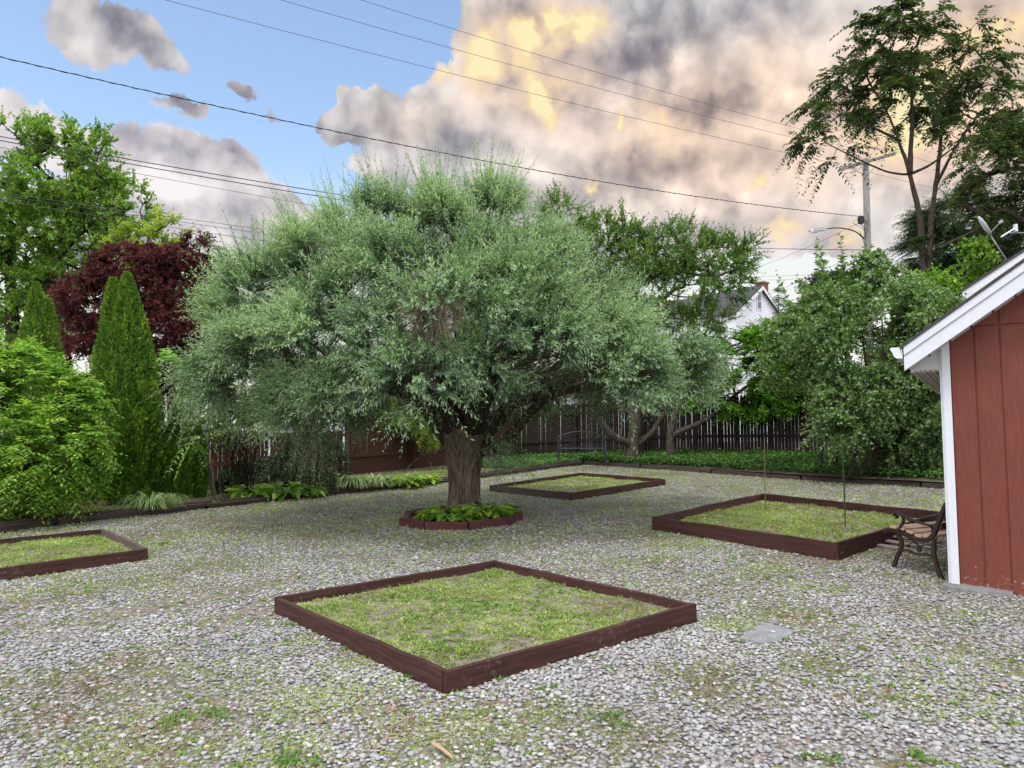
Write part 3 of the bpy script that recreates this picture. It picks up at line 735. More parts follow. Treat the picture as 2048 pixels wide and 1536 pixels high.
# ------------------------------------------------------------------ willow
def willow():
    Y0 = TRUNK[1]; k = pxm(Y0)
    w = thing('willow_tree', 'huge round silvery green willow on a thick furrowed trunk', 'tree', TRUNK)
    # trunk: two fused stems with furrows
    m = MB(); na, nz = 72, 46; H = 1.55
    an = np.arange(na) / na * 2 * np.pi; v = []
    for j in range(nz):
        t = j / (nz - 1); z = -.12 + t * (H + .12)
        r = .235 + .13 * math.exp(-max(z, 0) * 6) + .30 * max(0, t - .50)**1.3
        rr = r * (1 - .20 * np.exp(-((np.angle(np.exp(1j * (an + 1.62))) / .20)**2)) - .14 * np.exp(-((np.angle(np.exp(1j * (an - 1.2))) / .3)**2)))
        q = np.stack([np.cos(an) * 5.5, np.sin(an) * 5.5, np.full(na, z * 1.3)], -1)
        rid = np.abs(fbm(q + 9, 4) - .5) * 2
        q2 = np.stack([np.cos(an) * 14, np.sin(an) * 14, np.full(na, z * 3)], -1)
        rr = rr * (1 + .20 * rid + .26 * (fbm(q2, 3) - .5))
        v.append(np.stack([TRUNK[0] + np.cos(an) * rr * 1.02 - .04 * t + .05 * math.sin(t * 2.6), TRUNK[1] + np.sin(an) * rr, np.full(na, TRUNK[2] + z)], -1))
    v = np.array(v).reshape(-1, 3)
    q = [[j*na+i, j*na+(i+1) % na, (j+1)*na+(i+1) % na, (j+1)*na+i] for j in range(nz-1) for i in range(na)]
    m.add(v, q)
    top = TRUNK + UP * (H - .1)
    skel = [(top, 0, .2)]
    limbs = [  # reference pixels and depth for the main boughs
        ([(915, 880, Y0), (845, 800, Y0 - .3), (740, 760, Y0 - .6), (620, 720, Y0 - .4), (510, 690, Y0)], (.17, .13, .07, .04)),
        ([(900, 880, Y0), (830, 790, Y0 + .6), (720, 700, Y0 + 1.3), (600, 620, Y0 + 1.8)], (.16, .12, .06, .035)),
        ([(915, 870, Y0), (890, 760, Y0 - 1.), (860, 680, Y0 - 2.), (820, 610, Y0 - 2.6)], (.17, .12, .07, .035)),
        ([(930, 860, Y0), (925, 740, Y0), (915, 580, Y0 + .2), (905, 420, Y0 + .2)], (.2, .15, .09, .03)),
        ([(945, 870, Y0), (985, 760, Y0 - .9), (1050, 690, Y0 - 1.9), (1110, 640, Y0 - 2.4)], (.17, .12, .06, .035)),
        ([(955, 890, Y0), (1030, 800, Y0 + .8), (1130, 720, Y0 + 1.5), (1220, 640, Y0 + 2)], (.15, .11, .06, .035)),
        ([(960, 900, Y0), (1010, 880, Y0 - .1), (1085, 805, Y0 - .2), (1170, 776, Y0 - .2), (1290, 765, Y0), (1370, 735, Y0)], (.12, .085, .07, .06, .045, .03)),
        ([(950, 880, Y0), (1000, 825, Y0 + .1), (1080, 790, Y0 + .3), (1190, 740, Y0 + .3), (1310, 690, Y0 + .2)], (.13, .09, .07, .05, .03)),
        ([(905, 870, Y0), (860, 790, Y0 - 1.2), (780, 750, Y0 - 2.), (690, 730, Y0 - 2.3)], (.13, .09, .05, .03)),
        ([(930, 860, Y0), (955, 720, Y0 + 1.2), (980, 600, Y0 + 2.2), (1000, 500, Y0 + 2.2)], (.16, .12, .07, .03)),
        ([(925, 870, Y0), (900, 760, Y0 + 1.), (840, 640, Y0 + 1.8), (780, 540, Y0 + 1.6)], (.15, .11, .07, .03)),
        ([(930, 860, Y0), (985, 720, Y0 + .4), (1040, 600, Y0 + .6), (1090, 500, Y0 + .6)], (.15, .11, .07, .03)),
        ([(940, 870, Y0), (960, 780, Y0 - 1.6), (980, 730, Y0 - 2.8), (1000, 690, Y0 - 3.2)], (.13, .09, .05, .03)),
    ]
    lm2 = MB()
    for pxs, rr in limbs:
        pts, rads = limb(lm2, pxs, rr, 8, 6)
        for i in range(0, len(pts), 2): skel.append((pts[i], 0, max(.012, rads[i])))
    tr = m.build('trunk', M['bark_willow'], w, smooth=True)
    # crown hull: radius by height (from the ground) and heading
    rg = np.random.default_rng(40)
    cz = TRUNK[2]
    zs = np.array([1.75, 2.2, 2.7, 3.3, 4.0, 4.6, 5.1, 5.6, 6.05]); rs = np.array([3.3, 4.0, 4.35, 4.45, 4.05, 3.45, 2.65, 1.75, .7])
    HZ = np.array([1.5, 1.9, 2.35, 2.9, 3.3, 3.7, 4.1, 4.45, 4.8, 5.2, 5.5, 5.8])
    RR = np.array([3.7, 3.8, 3.9, 3.75, 3.05, 2.4, 1.85, 1.45, 1.1, .8, .5, .1])
    RL = np.array([3.8, 4.0, 4.15, 4.2, 4.25, 4.2, 3.75, 3.2, 2.8, 2.4, 1.6, .3])
    RF = np.array([3.0, 3.35, 3.55, 3.6, 3.35, 3.0, 2.6, 2.2, 1.8, 1.3, .9, .2])
    N0 = 9000
    z = rg.uniform(1.5, 5.8, N0); th = rg.uniform(0, 2*np.pi, N0); u = np.stack([np.cos(th), np.sin(th)], -1)
    wr, wl, wf = np.clip(u[:, 0], 0, 1)**2, np.clip(-u[:, 0], 0, 1)**2, u[:, 1]**2
    Rr = wr * np.interp(z, HZ, RR) + wl * np.interp(z, HZ, RL) + wf * np.interp(z, HZ, RF)
    hmin = wr * 2.35 + wl * 1.95 + wf * np.where(u[:, 1] < 0, 2.16, 2.4)
    kp = (rg.random(N0) < np.clip(Rr / 4.2, .2, 1)) & (z > hmin)
    z, u, Rr = z[kp], u[kp], Rr[kp]
    jit = rg.uniform(-.72, .22, len(z)); rad = np.maximum(.1, Rr + jit)
    cand = np.stack([TRUNK[0] + .1 + u[:, 0] * rad, TRUNK[1] + u[:, 1] * rad, cz + z], -1)
    acc = []
    for i in range(len(cand)):
        if all(np.sum((cand[i] - cand[j])**2) > .94**2 for j in acc): acc.append(i)
    acc = np.array(acc); B = cand[acc]; zb_ = z[acc]; ub = u[acc]; nb = len(B)
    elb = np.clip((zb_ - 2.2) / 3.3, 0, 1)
    nrm = unit(np.concatenate([ub * (1.15 - .75 * elb)[:, None], (.22 + 1.05 * elb)[:, None]], 1))
    ns_ = 19; sc_ = rg.uniform(.75, 1.3, nb)
    t1 = unit(np.cross(nrm, UP + 1e-3)); t2 = np.cross(nrm, t1)
    a_ = rg.uniform(0, 6.283, (nb, ns_)); r_ = np.sqrt(rg.random((nb, ns_))) * .56 * sc_[:, None]
    c = B[:, None] + t1[:, None] * (r_ * np.cos(a_))[..., None] + t2[:, None] * (r_ * np.sin(a_) * .75)[..., None] - nrm[:, None] * (1.15 * r_**2 / sc_[:, None])[..., None]
    d = unit(c - (B - nrm * .80)[:, None]); c = c.reshape(-1, 3) - d.reshape(-1, 3) * .26; d = d.reshape(-1, 3)
    z = np.repeat(zb_, ns_); el = np.repeat(elb, ns_); n = len(c)
    wd = lm2; tw = MB(); cr = MB()
    grow(skel, np.concatenate([B - nrm * .55]), .0065, .5, .02, .06, wd, 5, rg)
    lm2.build('limbs', M['bark_dark'], w, smooth=True)
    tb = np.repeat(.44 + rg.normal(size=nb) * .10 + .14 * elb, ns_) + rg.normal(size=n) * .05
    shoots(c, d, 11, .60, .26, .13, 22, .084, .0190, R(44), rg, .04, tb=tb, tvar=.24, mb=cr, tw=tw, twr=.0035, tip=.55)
    # tall upright shoots on the crest
    k2 = np.where(z > 3.3)[0]; k2 = rg.choice(k2, 560)
    shoots(c[k2] - d[k2] * .1, d[k2] * .9 + UP * .55, 2, 1.05, .16, .03, 36, .074, .0155, R(40), rg, .05, tb=tb[k2], tvar=.22, mb=cr, tw=tw, twr=.0045, tip=.35)
    # inner fill so that the far side does not show through
    ci, di = crown_pts([(np.array([TRUNK[0] - .3, TRUNK[1] + .3, cz + 3.3]), np.array([3.3, 2.4, 1.5])), (np.array([TRUNK[0] - .4, TRUNK[1] + .5, cz + 4.3]), np.array([1.7, 1.4, 1.1])), (np.array([TRUNK[0] - 2.2, TRUNK[1] + .6, cz + 2.9]), np.array([1.7, 1.7, 1.1])), (np.array([TRUNK[0] + 2.0, TRUNK[1] + .6, cz + 2.8]), np.array([1.7, 1.7, .8]))], 720, rg, .3, 1., .3)
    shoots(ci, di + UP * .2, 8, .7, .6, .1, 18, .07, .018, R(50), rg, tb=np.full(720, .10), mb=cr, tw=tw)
    # hanging fronds at the lower left and the sprout beside the trunk
    hp = np.array([P(645 + rg.normal() * 22, 800 + rg.normal() * 22, Y0 - .2 + rg.normal() * .4) for _ in range(50)])
    shoots(hp, np.tile([-.1, -.2, -.8], (50, 1)), 5, .85, .22, .35, 26, .055, .013, R(45), rg, tb=np.full(50, .4), mb=cr, tw=tw)
    hp = np.array([P(465 + rg.normal() * 55, 770 + rg.normal() * 30, Y0 + .2 + rg.normal() * .6) for _ in range(40)])
    shoots(hp, np.tile([-.3, -.2, -.6], (40, 1)), 5, .6, .35, .25, 24, .055, .013, R(45), rg, tb=np.full(40, .45), mb=cr, tw=tw)
    hp = np.array([P(985 + rg.normal() * 18, 890 + rg.normal() * 12, Y0 - .35 + rg.normal() * .1) for _ in range(22)])
    shoots(hp, np.tile([.35, -.3, -.3], (22, 1)), 4, .42, .45, .5, 22, .05, .012, R(45), rg, tb=np.full(22, .35), mb=cr, tw=tw)
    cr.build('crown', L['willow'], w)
    # bare twigs under the skirt
    hp = np.array([P(rg.uniform(820, 1330), rg.uniform(735, 790), Y0 - rg.uniform(-1.2, 2.2)) for _ in range(260)])
    dd = unit(hp - (TRUNK + UP * 2.2)); dd[:, 2] = rg.normal(size=260) * .25
    tl = 1.2 * rg.uniform(.5, 1.2, 260)
    tt = np.linspace(0, 1, 6)[None, :, None]
    pl = hp[:, None] + dd[:, None] * tl[:, None, None] * (tt - .5) + UP * (.22 * np.sin(np.pi * tt)) + rg.normal(size=(260, 6, 3)) * .012
    twigs(tw, pl, .006)
    tw.build('twigs', M['twig'], w)
    # the dry brown patch on the front
    hp = np.array([P(868 + rg.normal() * 26, 628 + rg.normal() * 22, Y0 - 3.35 + rg.normal() * .12) for _ in range(60)])
    dt = MB(); dn = MB(); shoots(hp, np.tile([.1, -.6, -.2], (60, 1)), 8, .38, .5, .3, 10, .03, .005, R(40), rg, tb=np.full(60, .5), mb=dn, tw=dt, twr=.003)
    o = dn.build('dead_foliage', leafmat('dead_foliage', [(0, (.09, .075, .06)), (1, (.22, .19, .15))], .1, .9, .1), w); o['label'] = 'dry grey brown dead patch in the crown'
    dt.build('dead_twigs', M['deadtwig'], w)
willow()

# ------------------------------------------------------------------ generic tree / shrub
def tree(name, label, cat, base, ells, ncl, lm, bark='bark', group=None, seed=1, nsh=6, Ln=.5, spread=.5, droop=.1, k=12, lL=.08, lW=.05, splay=50, up=.15, planar=False, broad=True,
         shell=.5, lump=1., thr=.38, sprigs=(), trunk=None, stems=None, tbv=.12, tvar=.22, rtip=.007, flat=0., gfrac=.6, bigtwig=.005, zmin=None, tb0=.5, outbias=1.):
    rg = np.random.default_rng(seed); t0 = thing(name, label, cat, base, group)
    wood = MB(); skel = [(np.asarray(base, float), 0, .05 if cat == 'tree' else .02)]
    for pxs, rr in (trunk or []):
        pts, rads = limb3(wood, pxs, rr, 9, 6)
        for i in range(0, len(pts), 2): skel.append((pts[i], 0, max(.01, rads[i])))
    c, d = crown_pts(ells, ncl, rg, shell, lump, thr, zmin)
    sel = rg.permutation(len(c))[:int(len(c) * gfrac)]
    grow(skel, c[sel], rtip, .5, .03, .07 if cat == 'tree' else .02, wood, 5, rg)
    wood.build('trunk' if trunk else 'stems', M[bark], t0, smooth=True)
    cr = MB(); tw = MB()
    tb = tb0 + rg.normal(size=len(c)) * tbv
    shoots(c, d * outbias, nsh, Ln, spread, droop, k, lL, lW, R(splay), rg, up, planar, tb, tvar, broad, cr, tw, bigtwig, flat=flat)
    for (p0, p1, yy) in sprigs:
        a_, b_ = P(*p0, yy), P(*p1, yy); ln_ = np.linalg.norm(b_ - a_)
        shoots(a_[None], (b_ - a_)[None], 3, ln_ / .95, .05, .05, max(8, int(ln_ * 14)), lL * 1.35, lW * 1.35, R(splay), rg, 0, False, np.array([tb0]), tvar, broad, cr, tw, .008)
    cr.build('crown' if cat == 'tree' else 'foliage', L[lm], t0)
    tw.build('twigs', M['twig'], t0)
    return t0
def vb(px, py, Y, dz=-.1):
    p = P(px, py, Y); p[2] = gz(p[0], p[1]) + dz; return p
def trk(base, pxs): return [np.asarray(base)] + [P(*a) for a in pxs]

# left back: tall maple with several stems
b1 = vb(30, 800, 33); Y = 33
tree('maple_tree', 'tall airy light green maple rising behind the arborvitae', 'tree', b1,
     [E(20, 330, 130, 110, Y), E(140, 340, 100, 90, Y - 1), E(215, 420, 75, 80, Y), E(60, 470, 150, 90, Y + 1), E(180, 500, 110, 80, Y), E(20, 580, 110, 70, Y + 1), E(-60, 400, 120, 160, Y), E(110, 580, 60, 50, Y), E(40, 640, 90, 50, Y), E(250, 450, 50, 60, Y - 1), E(90, 400, 120, 110, Y)],
     820, 'maple', 'bark_dark', None, 3, 6, .85, .55, .15, 13, .155, .115, 55, .25, trunk=[(trk(b1, [(25, 640, Y), (20, 520, Y), (25, 380, Y)]), (.35, .26, .16, .06)), (trk(b1 + np.array([1.3, .2, 0]), [(98, 640, Y), (90, 540, Y), (130, 420, Y), (160, 330, Y)]), (.24, .2, .16, .1, .04)), (trk(b1 + np.array([1.8, .4, 0]), [(115, 600, Y), (118, 520, Y), (200, 430, Y)]), (.18, .13, .1, .04))],
     lump=.55, thr=.44, rtip=.012, bigtwig=.01)
b1 = vb(345, 800, 30)
tree('yellow_green_tree', 'yellow green tree peeping over the top of the red maple', 'tree', b1, [E(320, 480, 50, 45, 30), E(360, 560, 45, 60, 30), E(290, 500, 60, 40, 31), E(380, 590, 50, 40, 30)], 170, 'yellowgreen', 'bark', None, 4, 6, .6, .5, .1, 12, .13, .09, 55, .2,
     trunk=[(trk(b1, [(345, 640, 30), (340, 540, 30)]), (.2, .14, .05))], rtip=.01)
Y = 24
b1 = vb(290, 850, Y)
tree('red_maple_tree', 'dark purple red maple spreading behind the tallest arborvitae', 'tree', b1,
     [E(275, 560, 80, 70, Y), E(195, 600, 80, 55, Y - .6), E(170, 680, 70, 60, Y - .6), E(345, 570, 70, 80, Y), E(390, 510, 30, 35, Y), E(415, 505, 22, 30, Y), E(330, 670, 95, 80, Y - .5), E(380, 620, 55, 90, Y), E(240, 690, 80, 60, Y), E(165, 735, 60, 45, Y), E(245, 755, 80, 45, Y), E(335, 750, 80, 50, Y)],
     980, 'redmaple', 'bark_dark', None, 5, 8, .5, .55, .35, 15, .095, .055, 60, .05, trunk=[(trk(b1, [(285, 760, Y), (280, 650, Y), (275, 570, Y)]), (.2, .15, .1, .04)), (trk(P(285, 760, Y), [(340, 660, Y), (380, 560, Y), (400, 510, Y)]), (.12, .09, .05, .02))], lump=1.3, thr=.36, flat=.4)

# arborvitae
def arbor(label, base, tips, seed, n=34000, sz=.085, group='arborvitae in the left border'):
    rg = np.random.default_rng(seed); t0 = thing('arborvitae', label, 'shrub', base, group)
    st = MB(); cr = MB()
    for (tip, rb, frac, off) in tips:
        H = tip[2] - base[2]; nn = int(n * frac)
        b = base + off
        st.tube(np.array([b, b + (tip - b) * .5, tip - UP * .3]), [.07, .05, .01], 7)
        t = rg.random(nn)**1.15; z = .02 + t * .98
        prof = np.interp(z, [0, .04, .12, .3, .5, .7, .85, .95, 1.0], [.62, .82, .96, 1.0, .88, .62, .38, .17, .02])
        th = rg.uniform(0, 6.283, nn); u = np.stack([np.cos(th), np.sin(th), 0 * th], -1)
        lmp = fbm(np.stack([np.cos(th) * 2.6, np.sin(th) * 2.6, z * H * 1.7], -1) + seed, 3)
        lm2_ = fbm(np.stack([np.cos(th) * 6, np.sin(th) * 6, z * H * 3.2], -1) + seed, 2); r = rb * prof * (.66 + .42 * lmp + .24 * lm2_) * (1 - .32 * rg.random(nn)**2.0) * np.where(rg.random(nn) < .05, rg.uniform(1.03, 1.14, nn), 1)
        p = b + (tip - b) * z[:, None] + u * r[:, None]
        d = u * .75 + UP * 1.0 + rg.normal(size=(nn, 3)) * .35
        nr = np.cross(u, UP) * rg.choice([-1, 1], nn)[:, None] * .5 + u * .8 + rg.normal(size=(nn, 3)) * .5
        s = rg.uniform(.6, 1.3, nn)
        leaves(cr, p, d, nr, sz * s, sz * .42 * s, np.clip(.45 + (lmp - .5) * .5 + (lm2_ - .5) * .8 + rg.normal(size=nn) * .17, 0, 1), curl=.1)
    st.build('stem', M['bark_dark'], t0, smooth=True); cr.build('foliage', L['arbor'], t0); return t0
Y = 15.6; b1 = vb(264, 985, Y, -.03)
arbor('tallest arborvitae, with a twin pointed top, in the left border', b1, [(P(226, 560, Y), 56 * pxm(Y), .42, np.array([-.10, 0, 0])), (P(254, 550, Y), 60 * pxm(Y), .58, np.array([.06, -.05, 0]))], 1, 60000)
Y = 16.3; b2 = vb(372, 982, Y, -.03)
arbor('smallest arborvitae, half hidden beside the sumac sapling', b2, [(P(366, 780, Y), 40 * pxm(Y), 1, np.zeros(3))], 2, 22000)
b3 = vb(85, 900, 18.5)
arbor('arborvitae behind the bright green shrub, seen only at its top', b3, [(P(72, 568, 18.5), 50 * pxm(18.5), .7, np.zeros(3)), (P(98, 600, 18.6), 36 * pxm(18.6), .3, np.array([.2, .1, 0]))], 3, 34000)

# bright shrub at the left
b1 = vb(60, 1010, 12.9); Y = 12.9
tree('bright_shrub', 'big bright yellow green shrub at the left end of the border', 'shrub', b1,
     [E(40, 800, 120, 80, Y), E(120, 830, 70, 70, Y + .2), E(60, 900, 130, 90, Y - .2), E(10, 960, 110, 60, Y), E(110, 950, 65, 60, Y), E(-60, 870, 120, 140, Y), E(30, 740, 70, 40, Y), E(-40, 730, 70, 50, Y)],
     860, 'bright', 'bark', None, 8, 6, .38, .5, .3, 9, .095, .05, 60, .1, planar=True, shell=.55, lump=1.6, thr=.34, flat=.3, tb0=.56, tvar=.25)

# sumac sapling, loose pale shrub, bare stemmed shrub, yew
Y = 15.8; b1 = vb(325, 930, Y)
rg = np.random.default_rng(77); t0 = thing('sumac_sapling', 'thin sapling with drooping bright compound leaves beside the tall arborvitae', 'sapling', b1)
wd = MB(); limb3(wd, [b1, P(322, 830, Y), P(318, 780, Y)], (.026, .02, .014)); tips = []
for (x, y) in [(310, 750), (345, 730), (375, 750), (330, 725), (395, 735), (352, 800), (330, 815), (300, 738), (385, 880), (365, 745)]:
    s = P(318, 790 if y < 790 else 850, Y); e = P(x, y, Y + rg.normal() * .3); wd.tube(np.array([s, (s + e) / 2 + UP * .1, e]), [.014, .010, .006], 5); tips.append(e)
cr = MB(); tips = np.array(tips); tw = wd
shoots(tips, unit(tips - P(330, 800, Y)) + UP * .1, 5, .62, .6, .55, 17, .13, .042, R(72), rg, 0, True, np.full(len(tips), .6), .25, True, cr, tw, .005)
cr.build('foliage', L['sumac'], t0); wd.build('stem', M['bark_dark'], t0, smooth=True)

Y = 15.4; b1 = vb(470, 980, Y)
tree('pale_shrub', 'loose pale green shrub between the small arborvitae and the willow', 'shrub', b1, [E(430, 810, 50, 40, Y), E(480, 780, 80, 40, Y), E(470, 840, 60, 30, Y), E(415, 865, 30, 16, Y - .3), E(400, 740, 35, 25, Y), E(550, 820, 60, 40, Y)],
     190, 'pale', 'bark', None, 9, 6, .4, .5, .25, 10, .07, .04, 55, .1, planar=True, flat=.4)
Y = 16.2; b1 = vb(490, 985, Y); rg = np.random.default_rng(14)
t0 = thing('bare_shrub', 'bare twiggy shrub with many dark stems under the pale foliage', 'shrub', b1); m = MB(); tw = MB()
for i in range(46):
    a = b1 + np.array([rg.normal() * .18, rg.normal() * .15, 0]); e = P(480 + rg.normal() * 55, rg.uniform(810, 880), Y + rg.normal() * .4)
    mid = (a + e) / 2 + np.array([(e[0] - a[0]) * -.15, 0, .1]); m.tube(np.array([a, mid, e]), [.014, .010, .004], 5)
    for j in range(3):
        s = mid + (e - mid) * rg.random(); m.tube(np.array([s, s + np.array([rg.normal() * .25, rg.normal() * .2, rg.uniform(.1, .4)])]), [.006, .002], 4)
m.build('stems', M['bark_dark'], t0)
Y = 17; b1 = vb(610, 960, Y)
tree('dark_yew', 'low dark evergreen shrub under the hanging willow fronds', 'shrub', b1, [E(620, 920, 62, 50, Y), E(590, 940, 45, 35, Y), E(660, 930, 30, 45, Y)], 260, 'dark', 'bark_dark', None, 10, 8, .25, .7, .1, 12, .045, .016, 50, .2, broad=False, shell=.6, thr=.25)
Y = 23; b1 = vb(800, 930, Y)
tree('variegated_shrub', 'small yellow variegated shrub against the fence behind the willow trunk', 'shrub', b1, [E(785, 825, 48, 22, Y), E(830, 835, 35, 25, Y), E(755, 838, 22, 14, Y), E(850, 865, 22, 28, Y)], 170, 'yellowgreen', 'bark', None, 11, 7, .3, .6, .15, 10, .07, .045, 55, .1, shell=.5, thr=.3)

# right back: apple trees
Y = 23.5; b1 = bedpt('R', .20, .62); b1 = P(1262, 905, Y)
apple = tree('apple_tree', 'spreading apple tree with low crooked limbs behind the back bench', 'tree', b1 - UP * .25,
     [E(1230, 500, 80, 50, Y - 1), E(1330, 500, 90, 55, Y), E(1420, 530, 80, 55, Y), E(1350, 590, 120, 60, Y), E(1450, 560, 50, 45, Y), E(1270, 600, 80, 60, Y), E(1190, 480, 60, 40, Y), E(1390, 650, 70, 40, Y), E(1120, 430, 40, 35, Y), E(1490, 500, 22, 22, Y), E(1260, 470, 70, 40, Y)],
     640, 'apple', 'bark', 'apple trees by the back fence', 12, 6, .55, .45, .05, 11, .088, .05, 50, .35,
     trunk=[(trk(b1 - UP * .3, [(1268, 870, Y), (1275, 800, Y), (1290, 700, Y), (1340, 600, Y)]), (.27, .19, .14, .09, .04)), (trk(P(1262, 890, Y), [(1225, 870, Y - .3), (1195, 833, Y - .4), (1180, 800, Y - .4), (1172, 720, Y), (1180, 560, Y)]), (.13, .11, .095, .08, .06, .03)), (trk(P(1195, 833, Y - .4), [(1196, 800, Y - .5), (1215, 720, Y - .4), (1240, 560, Y)]), (.12, .1, .07, .04)), (trk(P(1270, 890, Y), [(1300, 870, Y + .2), (1330, 825, Y + .3), (1390, 720, Y), (1440, 580, Y)]), (.12, .09, .07, .05, .02)), (trk(P(1275, 830, Y), [(1235, 815, Y + .3), (1210, 795, Y + .4)]), (.1, .08, .05))],
     lump=.9, thr=.40, rtip=.008, tb0=.5, bigtwig=.006)
Y = 23; b1 = P(1341, 905, Y)
tree('dogwood_tree', 'low spreading deep green tree hanging over the back fence', 'tree', b1 - UP * .2,
     [E(1500, 720, 80, 60, Y), E(1560, 750, 80, 45, Y), E(1470, 780, 60, 40, Y), E(1620, 770, 60, 40, Y), E(1540, 690, 70, 40, Y), E(1430, 800, 40, 20, Y), E(1520, 800, 90, 22, Y), E(1640, 720, 40, 60, Y + .5)],
     560, 'dogwood', 'bark', 'apple trees by the back fence', 13, 7, .5, .5, .22, 12, .105, .06, 60, .0, planar=True, flat=.5, lump=1.1, thr=.36, zmin=2.3, tb0=.55,
     trunk=[(trk(b1 - UP * .25, [(1342, 865, Y), (1358, 810, Y), (1378, 780, Y), (1420, 730, Y)]), (.15, .125, .10, .07, .035)), (trk(P(1342, 872, Y), [(1380, 855, Y - .2), (1425, 830, Y - .2), (1500, 770, Y), (1600, 740, Y)]), (.10, .085, .07, .045, .02))])
del apple['group']
for o in C.objects:
    if o.name.startswith('dogwood_tree'): del o['group']

# tall leafy shrub beside the shed
Y = 17.0; b1 = bedpt('R', .62, .45); b1 = P(1745, 935, Y)
tree('tall_shrub', 'tall leafy shrub with glossy leaves beside the shed eave', 'shrub', b1 - UP * .2,
     [E(1720, 800, 80, 60, Y), E(1800, 760, 80, 90, Y), E(1860, 800, 60, 90, Y - .3), E(1700, 700, 90, 70, Y + .3), E(1780, 650, 110, 70, Y), E(1870, 680, 90, 80, Y), E(1650, 640, 70, 60, Y + .3), E(1680, 850, 45, 25, Y - .4), E(1840, 880, 50, 45, Y), E(1770, 870, 60, 45, Y)],
     900, 'shrub', 'bark_dark', None, 15, 6, .5, .5, .3, 10, .085, .06, 60, .05, lump=1.2, thr=.40, tb0=.5, tvar=.28,
     trunk=[(trk(b1 - UP * .3 + np.array([(i - 2.5) * .22, 0, 0]), [(1720 + i * 22 + (i % 2) * 10, 850, Y), (1700 + i * 34, 740, Y), (1680 + i * 42, 640, Y)]), (.05, .04, .03, .015)) for i in range(6)])
Y = 18.5; b1 = P(1640, 930, Y)
tree('climbing_shrub', 'slender arching shrub with large heart shaped leaves, against the sky below the street lamp', 'shrub', b1 - UP * .2,
     [E(1640, 650, 60, 40, Y), E(1745, 560, 45, 45, Y), E(1740, 640, 50, 50, Y), E(1790, 600, 50, 50, Y), E(1720, 620, 50, 60, Y), E(1600, 670, 50, 35, Y), E(1690, 600, 45, 40, Y), E(1580, 720, 60, 40, Y)],
     260, 'shrub', 'bark', None, 16, 5, .45, .5, .35, 8, .12, .08, 65, .15, thr=.36, tb0=.56, shell=.3,
     trunk=[(trk(b1 - UP * .2, [(1650, 800, Y), (1660, 680, Y), (1640, 600, Y)]), (.05, .04, .03, .015)), (trk(b1 - UP * .2 + np.array([.3, 0, 0]), [(1690, 800, Y), (1690, 650, Y), (1680, 580, Y)]), (.05, .04, .025, .012))],
     sprigs=[((1655, 610), (1625, 478), Y), ((1660, 600), (1640, 500), Y), ((1690, 600), (1678, 470), Y), ((1695, 600), (1692, 500), Y), ((1650, 620), (1585, 545), Y), ((1640, 630), (1600, 570), Y), ((1720, 580), (1740, 480), Y), ((1705, 590), (1712, 520), Y), ((1600, 660), (1560, 560), Y)])
Y = 20; b1 = P(1850, 900, Y)
tree('bright_sapling', 'bright green broad leaved sapling showing above the shed roof', 'sapling', b1 - UP * .2, [E(1860, 600, 60, 45, Y), E(1900, 620, 50, 40, Y), E(1810, 640, 50, 40, Y), E(1990, 500, 40, 25, Y - 1), E(1950, 560, 40, 25, Y)], 170, 'bright', 'bark', None, 17, 5, .55, .5, .35, 8, .14, .085, 60, .1, trunk=[(trk(b1 - UP * .2, [(1855, 760, Y), (1860, 640, Y)]), (.06, .05, .02))])

